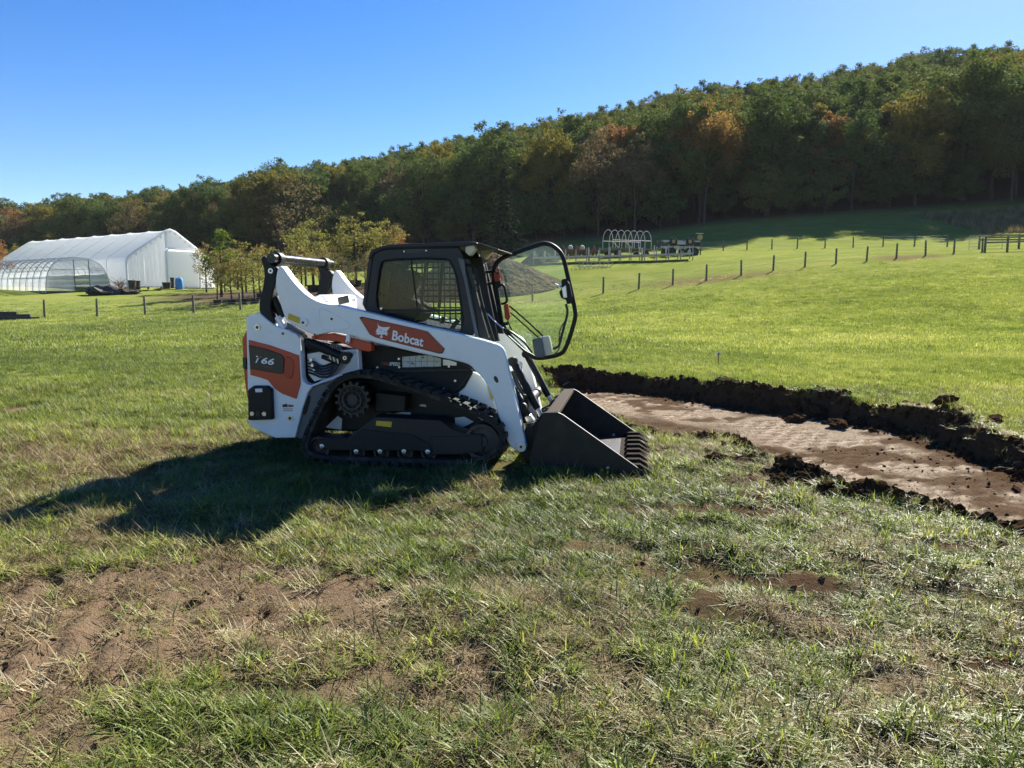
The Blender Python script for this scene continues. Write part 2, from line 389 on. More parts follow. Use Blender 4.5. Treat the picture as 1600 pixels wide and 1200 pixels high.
def axis_pts(lo, f0, f1, hi, step, grow=1.10):
    mid = list(np.arange(f0, f1 + 1e-6, step)); up = []; s = step; v = f1
    while v < hi: s = min(s * grow, 9); v += s; up.append(v)
    dn = []; s = step; v = f0
    while v > lo: s = min(s * grow, 9); v -= s; dn.append(v)
    return np.array(dn[::-1] + mid + up)
gx = axis_pts(-420, -5.2, 6.6, 420, .042); gy = axis_pts(-60, 1.9, 15.0, 560, .046)
GX, GY = np.meshgrid(gx, gy); nx, ny = len(gx), len(gy)
gz, gs, gf, gd, gm = surface(GX, GY)
V = np.stack([GX.ravel(), GY.ravel(), gz], 1)
idx = np.arange(nx * ny).reshape(ny, nx)
Q = np.stack([idx[:-1, :-1].ravel(), idx[:-1, 1:].ravel(), idx[1:, 1:].ravel(), idx[1:, :-1].ravel()], 1)
gme = bpy.data.meshes.new('ground'); gme.vertices.add(len(V)); gme.vertices.foreach_set('co', V.ravel())
gme.loops.add(Q.size); gme.loops.foreach_set('vertex_index', Q.ravel()); gme.polygons.add(len(Q))
gme.polygons.foreach_set('loop_start', np.arange(0, Q.size, 4)); gme.polygons.foreach_set('loop_total', np.full(len(Q), 4)); gme.update()
gme.polygons.foreach_set('use_smooth', np.ones(len(Q), bool))
for nm, arr in (('soil', gs), ('floor', gf), ('dry', gd), ('mulch', gm), ('trodden', 1 - sstep(8.5, 13, np.hypot(GX, GY).ravel() + 3 * (fbm(GX.ravel(), GY.ravel(), .5, 3, 81) - .5)))):
    a = gme.attributes.new(nm, 'FLOAT', 'POINT'); a.data.foreach_set('value', arr.astype(np.float32))
ground = bpy.data.objects.new('ground', gme); COL.objects.link(ground); tag(ground, kind='structure')

m, nt, out = new_mat('field_ground'); p = nt.nodes.new('ShaderNodeBsdfPrincipled'); pos = geo_pos(nt)
n_big = noise(nt, .35, 5, .6, pos); n_mid = noise(nt, 3.0, 6, .65, pos); n_fine = noise(nt, 28, 5, .7, pos); n_vf = noise(nt, 90, 3, .7, pos)
grass = mixc(nt, n_fine, (.088, .118, .026), (.205, .245, .056))
grass = mixc(nt, math_(nt, 'MULTIPLY', ramp(nt, n_big, [(.4, (0, 0, 0)), (.65, (1, 1, 1))]), .55), grass, (.250, .245, .075))
thatch = mixc(nt, n_fine, (.040, .030, .017), (.145, .118, .062)); grass = mixc(nt, math_(nt, 'MULTIPLY', attr(nt, 'trodden'), .85), grass, thatch)
straw = mixc(nt, n_fine, (.060, .045, .024), (.22, .17, .095))
soilc = mixc(nt, n_mid, (.105, .073, .045), (.245, .178, .115)); soilc = mixc(nt, math_(nt, 'MULTIPLY', n_vf, .5), soilc, (.06, .038, .023))
dark = mixc(nt, n_fine, (.032, .020, .012), (.110, .070, .042))
floorc = mixc(nt, n_mid, (.21, .165, .118), (.47, .395, .30)); floorc = mixc(nt, ramp(nt, n_fine, [(.50, (0, 0, 0)), (.64, (1, 1, 1))]), floorc, (.10, .066, .042))
mulch = mixc(nt, n_fine, (.035, .026, .018), (.13, .098, .066))
c = mixc(nt, ramp(nt, math_(nt, 'ADD', attr(nt, 'dry'), math_(nt, 'MULTIPLY', math_(nt, 'SUBTRACT', n_mid, .5), .7)), [(.3, (0, 0, 0)), (.6, (1, 1, 1))]), grass, straw)
# the wet black topsoil of the cut against the dry trodden soil of the foreground
sx = nt.nodes.new('ShaderNodeSeparateXYZ'); lk(nt, pos, sx.inputs[0])
wet = nt.nodes.new('ShaderNodeMapRange'); wet.inputs[1].default_value = -.4; wet.inputs[2].default_value = 1.2; lk(nt, sx.outputs[0], wet.inputs[0])
soil_all = mixc(nt, wet.outputs[0], soilc, dark)
c = mixc(nt, attr(nt, 'soil'), c, soil_all); c = mixc(nt, attr(nt, 'floor'), c, floorc); c = mixc(nt, attr(nt, 'mulch'), c, mulch)
lk(nt, c, p.inputs['Base Color']); p.inputs['Roughness'].default_value = 1; p.inputs['Specular IOR Level'].default_value = 0
b = nt.nodes.new('ShaderNodeBump'); b.inputs['Strength'].default_value = .9; b.inputs['Distance'].default_value = .03
lk(nt, math_(nt, 'ADD', n_fine, math_(nt, 'MULTIPLY', n_vf, .5)), b.inputs['Height']); lk(nt, b.outputs[0], p.inputs['Normal'])
lk(nt, p.outputs[0], out.inputs[0]); gme.materials.append(m)

# ------------------------------------------------------------------ scatter (grass and the like: stuff)
def leaf_mat(name, stops, rough=.6, trans=.45, attr_name=None, spec=.25):
    """foliage: colour by a random per instance or per object, part of the light passes through"""
    m, nt, out = new_mat(name); p = nt.nodes.new('ShaderNodeBsdfPrincipled'); tl = nt.nodes.new('ShaderNodeBsdfTranslucent')
    if attr_name: fac = attr(nt, attr_name, 'INSTANCER')
    else:
        oi = nt.nodes.new('ShaderNodeObjectInfo'); co = obj_coord(nt)
        fac = math_(nt, 'ADD', math_(nt, 'MULTIPLY', oi.outputs['Random'], .6), math_(nt, 'MULTIPLY', noise(nt, .35, 3, .6, co), .4))
        g = nt.nodes.new('ShaderNodeNewGeometry'); fac = math_(nt, 'ADD', math_(nt, 'MULTIPLY', fac, .75), math_(nt, 'MULTIPLY', g.outputs['Random Per Island'], .25))
    c = ramp(nt, fac, stops); lk(nt, c, p.inputs['Base Color']); p.inputs['Roughness'].default_value = rough; p.inputs['Specular IOR Level'].default_value = spec
    lk(nt, mixc(nt, .5, c, (1.0, .95, .25), 'MULTIPLY'), tl.inputs[0])
    mx = nt.nodes.new('ShaderNodeMixShader'); mx.inputs[0].default_value = trans; lk(nt, p.outputs[0], mx.inputs[1]); lk(nt, tl.outputs[0], mx.inputs[2]); lk(nt, mx.outputs[0], out.inputs[0])
    return m
M['grass'] = leaf_mat('grass_blades', [(0, (.070, .105, .024)), (.35, (.155, .205, .040)), (.7, (.255, .300, .070)), (1, (.40, .40, .16))], .5, .5, 'tint', .33)
M['straw'] = leaf_mat('straw_blades', [(0, (.085, .060, .032)), (.4, (.19, .145, .075)), (.8, (.36, .295, .170)), (1, (.52, .45, .29))], .62, .3, 'tint', .12)
M['weed'] = leaf_mat('dry_weeds', [(0, (.10, .075, .045)), (.5, (.20, .16, .095)), (1, (.30, .25, .15))], .7, .3, 'tint')

def tuft_mesh(name, n, length, width, spread, lean, mat, seed, curl=1.0, b0=.5):
    r_ = np.random.default_rng(seed); vs = []; fs = []
    for i in range(n):
        a = r_.random() * 6.283; rr = spread * math.sqrt(r_.random()); bx, by = rr * math.cos(a), rr * math.sin(a)
        d = r_.random() * 6.283; L = length * (.5 + .7 * r_.random()); w = width * (.6 + .7 * r_.random())
        th = lean * (.35 + r_.random()); px_, py_ = math.cos(d), math.sin(d); sxx, syy = -py_ * w / 2, px_ * w / 2
        x, y, z = bx, by, -.01; b = len(vs); k = 3
        for s_ in range(k + 1):
            ww = 1 - (s_ / k) ** 1.5
            if s_ < k: vs += [(x + sxx * ww, y + syy * ww, z), (x - sxx * ww, y - syy * ww, z)]
            else: vs.append((x, y, z))
            tt = min(1.65, th * (b0 + curl * s_ / k)); x += math.sin(tt) * px_ * L / k; y += math.sin(tt) * py_ * L / k; z += math.cos(tt) * L / k
            z = max(z, .004 + .01 * r_.random())
        fs += [(b, b + 1, b + 3, b + 2), (b + 2, b + 3, b + 5, b + 4), (b + 4, b + 5, b + 6)]
    me = bpy.data.meshes.new(name); me.from_pydata(vs, [], fs); me.materials.append(mat); me.update(); return me

def scatter(name, P, rot, scl, tint, which, protos, label, cat):
    """one object; its points carry copies of the little meshes"""
    coll = bpy.data.collections.new(name + '_kinds')
    for i, me in enumerate(protos):
        o = bpy.data.objects.new(f'{chr(97 + i)}_{me.name}', me); coll.objects.link(o)
    me = bpy.data.meshes.new(name); me.vertices.add(len(P)); me.vertices.foreach_set('co', np.asarray(P, np.float32).ravel())
    for nm, typ, arr in (('rot', 'FLOAT_VECTOR', rot), ('scl', 'FLOAT', scl), ('tint', 'FLOAT', tint), ('which', 'INT', which)):
        a = me.attributes.new(nm, typ, 'POINT'); a.data.foreach_set('vector' if typ == 'FLOAT_VECTOR' else 'value', np.ascontiguousarray(arr, np.int32 if typ == 'INT' else np.float32).ravel())
    o = bpy.data.objects.new(name, me); COL.objects.link(o); tag(o, label, cat, kind='stuff')
    g = bpy.data.node_groups.new(name + '_nodes', 'GeometryNodeTree')
    g.interface.new_socket('Geometry', in_out='INPUT', socket_type='NodeSocketGeometry'); g.interface.new_socket('Geometry', in_out='OUTPUT', socket_type='NodeSocketGeometry')
    N = g.nodes; gi = N.new('NodeGroupInput'); go = N.new('NodeGroupOutput'); ip = N.new('GeometryNodeInstanceOnPoints'); ci = N.new('GeometryNodeCollectionInfo')
    ci.inputs['Collection'].default_value = coll; ci.inputs['Separate Children'].default_value = True; ci.inputs['Reset Children'].default_value = True
    def na(nm, typ):
        k = N.new('GeometryNodeInputNamedAttribute'); k.data_type = typ; k.inputs[0].default_value = nm; return [q for q in k.outputs if q.enabled and q.name == 'Attribute'][0]
    er = N.new('FunctionNodeEulerToRotation'); g.links.new(na('rot', 'FLOAT_VECTOR'), er.inputs[0])
    g.links.new(gi.outputs[0], ip.inputs['Points']); g.links.new(ci.outputs[0], ip.inputs['Instance']); ip.inputs['Pick Instance'].default_value = True
    g.links.new(na('which', 'INT'), ip.inputs['Instance Index']); g.links.new(er.outputs[0], ip.inputs['Rotation']); g.links.new(na('scl', 'FLOAT'), ip.inputs['Scale'])
    g.links.new(ip.outputs[0], go.inputs[0])
    md = o.modifiers.new('scatter', 'NODES'); md.node_group = g
    return o

def sample(n, y0, y1, marg=1.4):
    n = int(n * 1.24)
    y = np.sqrt(rng.random(n) * ((y1 + 2) ** 2 - (y0 + 2) ** 2) + (y0 + 2) ** 2) - 2; x = (rng.random(n) * 2 - 1) * (.84 * y + marg + .8); return x, y
def footprint(x, y):
    mx, my = x + .487, y - 7.71; lx = mx * c9_ - my * s9_; ly = mx * s9_ + my * c9_
    tracks = (np.abs(np.abs(ly) - .69) < .22) & (lx > -1.15) & (lx < .62)
    buck = (np.abs(ly) < .9) & (lx > .95) & (lx < 1.85)
    return tracks | buck
c9_, s9_ = math.cos(R(9)), math.sin(R(9))
lawn = [tuft_mesh('lawn_tuft', 26, .085, .0065, .07, .75, M['grass'], 100 + i) for i in range(4)]
longg = [tuft_mesh('long_grass_tuft', 28, .17, .0095, .06, 1.5, M['grass'], 110 + i, 1.0, .6) for i in range(4)]
flat = [tuft_mesh('flattened_grass_tuft', 26, .15, .0095, .08, 1.45, M['grass'], 120 + i, .35, .95) for i in range(3)]
strawm = [tuft_mesh('straw_tuft', 32, .15, .006, .095, 1.7, M['straw'], 130 + i, .25, 1.0) for i in range(4)]
wide = [tuft_mesh('broad_lawn_tuft', 22, .11, .016, .22, .8, M['grass'], 140 + i) for i in range(3)]
weedm = [tuft_mesh('weed_tuft', 26, 1.0, .03, .35, .35, M['weed'], 150 + i) for i in range(3)]

def cover(n, y0, y1, keepf, protos, name, label, cat, s0, s1, tintf, tilt=.15, marg=1.4):
    x, y = sample(n, y0, y1, marg); z, so, fl, dr, mu = surface(x, y)
    k = (rng.random(len(x)) < keepf(x, y, so, fl, dr, mu)) & ~footprint(x, y) & (poly_sd(x, y, TR)[0] > rng.normal(-.06, .10, len(x)))
    x, y, z, so, dr = x[k], y[k], z[k], so[k], dr[k]; q = len(x)
    rot = np.stack([(rng.random(q) - .5) * tilt, (rng.random(q) - .5) * tilt, rng.random(q) * 6.283], 1)
    return scatter(name, np.stack([x, y, z], 1), rot, s0 + (s1 - s0) * rng.random(q) ** 1.5, np.clip(tintf(x, y, dr, q), 0, 1), rng.integers(0, len(protos), q), protos, label, cat)
patch = lambda x, y: sstep(.42, .62, fbm(x, y, .9, 4, 71))
tg = lambda x, y, d, q: .36 + .5 * d + .7 * (fbm(x, y, .5, 3, 72) - .5) + .9 * (fbm(x, y * .5, .11, 4, 73) - .5) + .34 * rng.standard_normal(q) * .6
cover(22000, 1.7, 12, lambda x, y, s, f, d, m: np.clip((1.15 - 1.25 * d), .05, 1) * (1 - s) ** 2 * patch(x, y), longg, 'long_grass', 'long uncut green grass in clumps around the machine', 'grass', .4, .95, tg)
cover(54000, 1.7, 12, lambda x, y, s, f, d, m: np.clip(1.2 - 1.0 * d, .12, 1) * (1 - .9 * s) * (1 - f) * (.5 + .5 * patch(x + 31, y)), flat, 'flattened_grass', 'trampled green grass lying flat in the foreground', 'grass', .4, .95, tg, .3)
cover(50000, 1.7, 13, lambda x, y, s, f, d, m: np.clip(.14 + 1.15 * d, 0, 1) * (1 - .64 * s) * (1 - f), strawm, 'dry_straw', 'dead straw-coloured cuttings matted over the foreground soil', 'straw', .4, 1.05, lambda x, y, d, q: .45 + .25 * rng.standard_normal(q), .3)
cover(52000, 7.5, 22, lambda x, y, s, f, d, m: sstep(7.5, 10, y) * np.clip(1.15 - .8 * d, .1, 1) * (1 - s) ** 3, lawn, 'lawn_grass', 'short green field grass beyond the machine', 'grass', .7, 1.5, tg)
cover(60000, 20, 62, lambda x, y, s, f, d, m: (1 - m) * np.clip(1.1 - .5 * d, .1, 1) * sstep(64, 40, y), wide, 'field_grass', 'short sunlit grass covering the field up to the fences', 'grass', .7, 1.5, tg, marg=3)
# dry weeds by the wood, right
wp = [(u, v) for u, v in zip(rng.random(2600), rng.random(2600))]
wx = []; 
for u, v in wp:
    px = 1405 + 420 * u; D = 90 + 24 * v; lim = 1405 + 70 * (1 - v) ** .7 * 2.0
    if px < lim: continue
    q = at(px, 345, D); wx.append((q.x, q.y))
wx = np.array(wx); wz = surface(wx[:, 0], wx[:, 1])[0]; q = len(wx)
scatter('dry_weeds', np.column_stack([wx, wz]), np.stack([np.zeros(q), np.zeros(q), rng.random(q) * 6.28], 1), .35 + .6 * rng.random(q), rng.random(q), rng.integers(0, 3, q), weedm, 'tall dry tan weeds at the foot of the wood', 'weeds')

# ------------------------------------------------------------------ dug soil: clods
M['clod'] = paint('dark_topsoil', (.055, .033, .019), .95, dirt=.9, dirtcol=(.13, .082, .048), scale=5, spec=.0, bump=1.0)
def clod_mesh(name, r, seed, rough=.75):
    bm = bmesh.new(); bmesh.ops.create_icosphere(bm, subdivisions=3, radius=1); rr = np.random.default_rng(seed)
    co = np.array([v.co for v in bm.verts]); o = rr.random(3) * 50
    d = 1 + rough * 2 * (fbm(co[:, 0] * 1.0 + o[0] + co[:, 2] * .7, co[:, 1] + o[1] - co[:, 2] * .6, 1.5, 5, seed, .72) - .5)
    jj = rr.normal(0, .05, len(d))
    for v, k in zip(bm.verts, d + jj): v.co = Vector((v.co.x * k * 1.15, v.co.y * k, max(v.co.z * k * .72, -.35))) * r
    me = bpy.data.meshes.new(name); bm.to_mesh(me); bm.free(); me.materials.append(M['clod']); return me
cm = [clod_mesh('soil_clod', 1, 200 + i) for i in range(6)]
big = [(1232, 742, .12), (1215, 757, .08), (1250, 752, .06), (1290, 765, .07), (1500, 782, .12), (1462, 772, .09), (1470, 784, .07), (1590, 822, .13), (1625, 836, .12), (1565, 812, .08), (1120, 727, .10), (1085, 672, .16), (1060, 664, .13), (1110, 668, .12), (1150, 664, .09), (1275, 627, .16), (1245, 632, .13), (1310, 640, .13), (1560, 655, .11), (1540, 668, .14), (1420, 640, .14), (1380, 642, .12), (1475, 655, .12), (1345, 768, .07), (1015, 672, .09), (1400, 775, .06)]
CLOD_LABEL = {0: ('dark sod clod on the grass side of the dug strip, by the bucket', 'sod clods on the near rim'), 1: ('dark sod clod heaped on the bank at the back of the dug strip', 'sod clods on the bank')}
for i, (px, py, r_) in enumerate(big):
    g_ = gnd(px, py); o = bpy.data.objects.new('soil_clod', cm[i % 6]); COL.objects.link(o)
    o.location = (g_.x, g_.y, zt(g_.x, g_.y) + r_ * .22); o.scale = (r_, r_ * .9, r_ * .85); o.rotation_euler = (random.uniform(-.3, .3), random.uniform(-.3, .3), random.uniform(0, 6.28))
    lab_ = CLOD_LABEL[int(py < 682 and px > 1180)]; tag(o, lab_[0], 'soil clod', lab_[1])
# crumbs: too many to count
n = 9000; t_ = rng.random(n); ei = rng.integers(0, len(TR), n)
a = TR[ei]; b = TR[(ei + 1) % len(TR)]; pp = a + (b - a) * t_[:, None] + rng.normal(0, .20, (n, 2))
zz, so, *_ = surface(pp[:, 0], pp[:, 1]); k = (rng.random(n) < .15 + .85 * so) & ~footprint(pp[:, 0], pp[:, 1]); pp, zz = pp[k], zz[k]; n = len(pp)
scatter('soil_crumbs', np.column_stack([pp, zz]), rng.random((n, 3)) * 6.28, .008 + .045 * rng.random(n) ** 4, rng.random(n), rng.integers(0, 6, n), cm, 'loose dark soil crumbs along the dug strip', 'soil')
cs = []
M['dryclod'] = paint('dry_soil_crumb', (.10, .066, .040), .95, dirt=.7, dirtcol=(.17, .115, .072), scale=9, spec=0)
for me in cm:
    me2 = me.copy(); me2.materials.clear(); me2.materials.append(M['dryclod']); cs.append(me2)
x, y = sample(4500, 1.9, 9); n = len(x); zz, so, *_ = surface(x, y); k = (rng.random(n) < .04 + .7 * so) & ~footprint(x, y); n = k.sum()
scatter('foreground_crumbs', np.column_stack([x, y, zz])[k], rng.random((n, 3)) * 6.28, .004 + .016 * rng.random(n) ** 2, rng.random(n), rng.integers(0, 6, n), cs, 'small soil crumbs strewn over the bare foreground', 'soil')
# ------------------------------------------------------------------ compact track loader
MO = Vector((-.487, 7.71, 0)); YAW = R(-9)
loader = empty('track_loader', MO, YAW, 'white compact track loader with red decals, open front door and lowered black bucket', 'track loader')
_Ri = Matrix.Rotation(-YAW, 3, 'Z')
def lp(px, py, y):                      # pixel -> loader-local (x, z) on the plane at lateral offset y
    c = _Ri @ (CAM - MO); d = _Ri @ ray(px, py); t = (y - c.y) / d.y
    q = c + d * t; return (q.x, q.z)
Z1 = (360, 360, 16 / 3); Z2 = (560, 360, 40 / 9); Z3 = (360, 480, 16 / 3); Z4 = (540, 520, 5.0); Z5 = (760, 560, 16 / 3); ZF = (0, 0, 1.0); Z6 = (700, 370, 6.0); Z7 = (460, 560, 40 / 9)
def W(Z, pts, y): return [lp(Z[0] + a / Z[2], Z[1] + b / Z[2], y) for a, b in pts]
def W3(Z, pts, y): return [(x, y, z) for x, z in W(Z, pts, y)]
def zr(Z, px, y): # pixel length -> metres on that plane
    a = lp(700, 560, y); b = lp(800, 560, y); return px / Z[2] * abs(b[0] - a[0]) / 100

def plate(name, Z, pts, y, thick, mat, parent=loader, bevel=.008, sm=0, holes=()):
    poly = W(Z, pts, y)
    if sm: poly = chaikin(poly, sm)
    return MB().prism(poly, y, y + thick, holes).build(name, mat, parent, bevel)
def disc(name, Z, c, rpx, y, thick, mat, parent=loader, seg=24, bevel=0):
    x, z = lp(Z[0] + c[0] / Z[2], Z[1] + c[1] / Z[2], y); r = zr(Z, rpx, y)
    return MB().cyl((x, y, z), (x, y + thick, z), r, seg).build(name, mat, parent, bevel, True)
def text(name, body, Z, quad, y, mat, parent, bold=.0, shape=None):
    """flat lettering stretched to the four corners bl, br, tr, tl"""
    cu = bpy.data.curves.new(name, 'FONT'); cu.body = body; cu.offset = bold; cu.resolution_u = 3
    to = bpy.data.objects.new(name, cu); COL.objects.link(to); dg = bpy.context.evaluated_depsgraph_get(); dg.update()
    me = bpy.data.meshes.new_from_object(to.evaluated_get(dg)); bpy.data.objects.remove(to); bpy.data.curves.remove(cu)
    co = np.array([v.co[:2] for v in me.vertices]); lo, hi = co.min(0), co.max(0); uv = (co - lo) / (hi - lo)
    q = np.array(W(Z, quad, y)); u, v = uv[:, :1], uv[:, 1:]
    xz = q[0] * (1 - u) * (1 - v) + q[1] * u * (1 - v) + q[2] * u * v + q[3] * (1 - u) * v
    for vert, (x, z) in zip(me.vertices, xz): vert.co = (x, y, z)
    me.name = name; me.materials.clear(); me.materials.append(mat)
    o = bpy.data.objects.new(name, me); COL.objects.link(o); o.parent = parent; return o

YT, YTi = -.87, -.50                     # track outer and inner faces
# ---- tracks (near and far), each: belt > lugs; sprocket, idlers, rollers, frame
loop_px = [(500, 726), (560, 727), (620, 728), (680, 727), (735, 725), (758, 722), (774, 715), (786, 702), (791, 685), (787, 669), (776, 657), (760, 647), (720, 628), (660, 606), (600, 586), (572, 580),
           (548, 580), (528, 588), (512, 602), (500, 622), (486, 650), (473, 682), (469, 700), (475, 715)]
path = [lp(px, py, YT) for px, py in loop_px]
path = [(x, max(z, .02) if not (495 < px < 740 and py > 720) else .012) for (x, z), (px, py) in zip(path, loop_px)]
path = chaikin(path, 2)
def resample(pts, n):
    P = np.array(pts + [pts[0]]); d = np.r_[0, np.cumsum(np.hypot(*np.diff(P, axis=0).T))]; s = np.linspace(0, d[-1], n, endpoint=False)
    return np.stack([np.interp(s, d, P[:, 0]), np.interp(s, d, P[:, 1])], 1), d[-1]
cen = np.array(path).mean(0)
def belt_pts(n):
    P, L = resample(path, n); T = np.roll(P, -1, 0) - np.roll(P, 1, 0); T /= np.hypot(*T.T)[:, None]
    N = np.stack([T[:, 1], -T[:, 0]], 1)
    if ((P + N * .05 - cen) ** 2).sum() < ((P - N * .05 - cen) ** 2).sum(): N = -N      # outward
    return P, T, N, L
NB = 132; P_, T_, N_, Ltr = belt_pts(NB)
lug_me = None
def make_track(sgn):
    global lug_me
    y0, y1 = (YT, YTi) if sgn < 0 else (-YTi, -YT)
    mb = MB(); vs = []; fs = []
    for i in range(NB):
        for off, yy in ((-.028, y0 + .012), (-.028, y1 - .012), (-.062, y1 - .012), (-.062, y0 + .012)):
            x, z = P_[i] + N_[i] * off; vs.append((x, yy, z))
    for i in range(NB):
        j = (i + 1) % NB
        for k in range(4): fs.append((i * 4 + k, i * 4 + (k + 1) % 4, j * 4 + (k + 1) % 4, j * 4 + k))
    belt = mb.add(vs, fs).build('track_belt', M['rubber'], loader)
    if lug_me is None:
        w = (y1 - y0); q = MB()
        for (dx, cy, ww) in ((-.013, -w * .25, w * .5), (.018, w * .25, w * .5)): q.box((dx, cy, -.013), (.044, ww, .030))
        q.box((.0, -w * .47, -.016), (.078, w * .06, .026)); q.box((.0, w * .47, -.016), (.078, w * .06, .026))
        tmp = q.build('track_lug', M['rubber']); lug_me = tmp.data; bpy.data.objects.remove(tmp)
    nl = int(round(Ltr / .098)); Pl, Tl, Nl, _ = belt_pts(nl)
    for i in range(nl):
        o = bpy.data.objects.new('track_lug', lug_me); COL.objects.link(o); o.parent = belt
        t, n_ = Tl[i], Nl[i]
        Mx = Matrix(((t[0], 0, n_[0]), (0, 1, 0), (t[1], 0, n_[1]))); 
        if Mx.determinant() < 0: Mx = Matrix(((-t[0], 0, n_[0]), (0, 1, 0), (-t[1], 0, n_[1])))
        o.matrix_local = Matrix.Translation((Pl[i][0], (y0 + y1) / 2, Pl[i][1])) @ Mx.to_4x4()
    s = sgn; yo = y0 if sgn < 0 else y1                    # outer face, direction of inward = -s
    iny = -s
    # sprocket
    sx_, sz_ = lp(551.5, 624, YT + .07); rs = zr(ZF, 27, YT)
    q = MB(); yc = yo + iny * .07
    q.lathe((sx_, yc, sz_), [(0, .02 * s), (.05, .02 * s), (.055, .0), (.075, 0), (.08, .03 * s), (.095, .035 * s), (.10, -.01 * s), (rs * .78, -.012 * s), (rs * .8, .012 * s), (rs * .9, .012 * s), (rs * .92, -.03 * s), (0, -.03 * s)], 40)
    for k in range(15):
        a = 6.2832 * k / 15; rot = Matrix.Rotation(-a, 3, 'Y'); q.box(Vector((sx_, yc - .012 * s * 0, sz_)) + rot @ Vector((rs * .97, 0, 0)), (rs * .22, .035, rs * .17), rot)
    for k in range(14):
        a = 6.2832 * (k + .5) / 14; cx_, cz_ = sx_ + rs * .68 * math.cos(a), sz_ + rs * .68 * math.sin(a); q.cyl((cx_, yc - .012 * s * -1, cz_), (cx_, yc + .02 * s, cz_), .009, 8)
    for k in range(8):
        a = 6.2832 * k / 8; cx_, cz_ = sx_ + .062 * math.cos(a), sz_ + .062 * math.sin(a); q.cyl((cx_, yc, cz_), (cx_, yc + .016 * s, cz_), .008, 8)
    sp = q.build('drive_sprocket', M['dsteel'], loader, smooth=True)
    MB().cyl((sx_, yc, sz_), (sx_, yc + iny * .32, sz_), .12, 24).build('drive_motor', M['black'], loader, smooth=True)
    # idlers and rollers
    def wheel(px, py, rpx, nm, dy):
        x, z = lp(px, py, YT + .05); r = zr(ZF, rpx, YT); yy = yo + iny * dy
        MB().lathe((x, yy, z), [(0, .015 * s), (r * .3, .015 * s), (r * .33, -.01 * s), (r * .72, -.02 * s), (r * .78, .02 * s), (r * .97, .02 * s), (r, .005 * s), (r, -.2 * s), (0, -.2 * s)], 32).build(nm, M['dsteel'], loader, smooth=True)
    wheel(752, 691, 29, 'front_idler', .08); wheel(497, 700, 19, 'rear_idler', .08)
    for px in (556.5, 594, 631, 668.5): wheel(px, 708, 13, 'track_roller', .1)
    # frame
    fp = W(Z7, [(150, 560), (190, 548), (370, 550), (520, 435), (560, 405), (1010, 430), (1090, 490), (1180, 520), (1310, 528), (1312, 655), (1110, 672), (950, 668), (880, 645), (250, 640), (160, 620)], YT + .06)
    ya, yb = sorted((yo + iny * .06, yo + iny * .28)); fr = MB().prism(fp, ya, yb).build('track_frame', M['char'], loader, .008)
    ya, yb = sorted((yo + iny * .045, yo + iny * .065))
    MB().prism(W(Z7, [(160, 560), (380, 556), (470, 490), (820, 530), (930, 590), (960, 650), (880, 640), (250, 636), (170, 612)], YT + .05), ya, yb).build('frame_guard', M['black'], fr, .004)
    MB().prism(W(Z7, [(940, 545), (1300, 536), (1302, 648), (1110, 660), (985, 655), (950, 590)], YT + .05), ya, yb).build('frame_guard', M['char'], fr, .004)
    for zx, zy in ((190, 612), (428, 648), (593, 648), (760, 648), (925, 650)):
        x, z = lp(460 + zx / Z7[2], 560 + zy / Z7[2], YT + .04); yy = yo + iny * .045
        MB().lathe((x, yy, z), [(0, .016 * s), (.012, .016 * s), (.014, .008 * s), (.022, .006 * s), (.022, 0)], 12).build('roller_bolt', M['steel'], fr, smooth=True)
    if sgn < 0:
        MB().prism(W(Z7, [(568, 433), (678, 440), (672, 478), (565, 466)], YT + .056), YT + .056, YT + .062).build('warning_sticker', M['yellow'], fr)
    # inner hub box between sprocket and frame
    ya, yb = sorted((yo + iny * .2, yo + iny * .42))
    MB().prism(W(Z7, [(560, 235), (770, 260), (765, 370), (560, 375)], YT + .2), ya, yb).build('motor_housing', M['black'], loader, .01)
make_track(-1); make_track(1)

# ---- chassis and body between the tracks
x0 = lp(420, 640, -.5)[0]; x1 = lp(770, 640, -.5)[0]
chs = MB().box(((x0 + x1) / 2 - .05, 0, .50), (x1 - x0 - .1, .94, .52)).build('chassis', M['black'], loader, .02)
plate('chassis_side', Z7, [(215, 480), (300, 400), (330, 420), (325, 495)], -.482, .01, M['white'], loader, 0)
plate('chassis_side', Z7, [(640, 378), (690, 384), (740, 374), (806, 376), (808, 412), (640, 408)], -.482, .01, M['white'], loader, 0)
plate('chassis_side', Z7, [(1115, 412), (1180, 405), (1245, 440), (1170, 480), (1140, 485), (1116, 470)], -.482, .01, M['white'], loader, 0)
plate('axle_grease_strip', Z7, [(865, 330), (880, 318), (912, 322), (916, 338)], -.484, .01, M['lens'], loader, 0)
MB().box(((x0 + x1) / 2, 0, .90), ((x1 - x0) * .86, .92, .34)).build('lower_body', M['black'], loader, .03)
ya = -.525
hull = plate('side_cover', Z4, [(60, 60), (770, 200), (900, 228), (965, 258), (998, 300), (975, 350), (930, 420), (870, 470), (800, 500), (600, 440), (250, 330), (70, 320)], ya, .06, M['plastic'], sm=1)
plate('side_cover_rib', Z4, [(200, 292), (960, 278), (965, 300), (230, 318)], ya - .012, .02, M['char'], hull, .005)
plate('side_cover_rib', Z4, [(950, 330), (972, 330), (905, 425), (850, 470), (800, 488), (780, 478), (850, 448), (900, 400)], ya - .01, .02, M['char'], hull, .004)
for c in ((855, 375), (767, 440), (247, 272), (415, 204), (418, 268), (806, 263)): disc('cover_bolt', Z4, c, 9, ya - .012, .016, M['steel'], hull, 12)
text('speed_lettering', 'SPEED', Z4, [(338, 256), (422, 258), (428, 232), (346, 229)], ya - .004, M['decal_w'], hull, .02)
text('speed_lettering', 'TWO', Z4, [(272, 252), (330, 255), (336, 231), (280, 228)], ya - .004, M['decal_o'], hull, .01)
M['picto'] = None
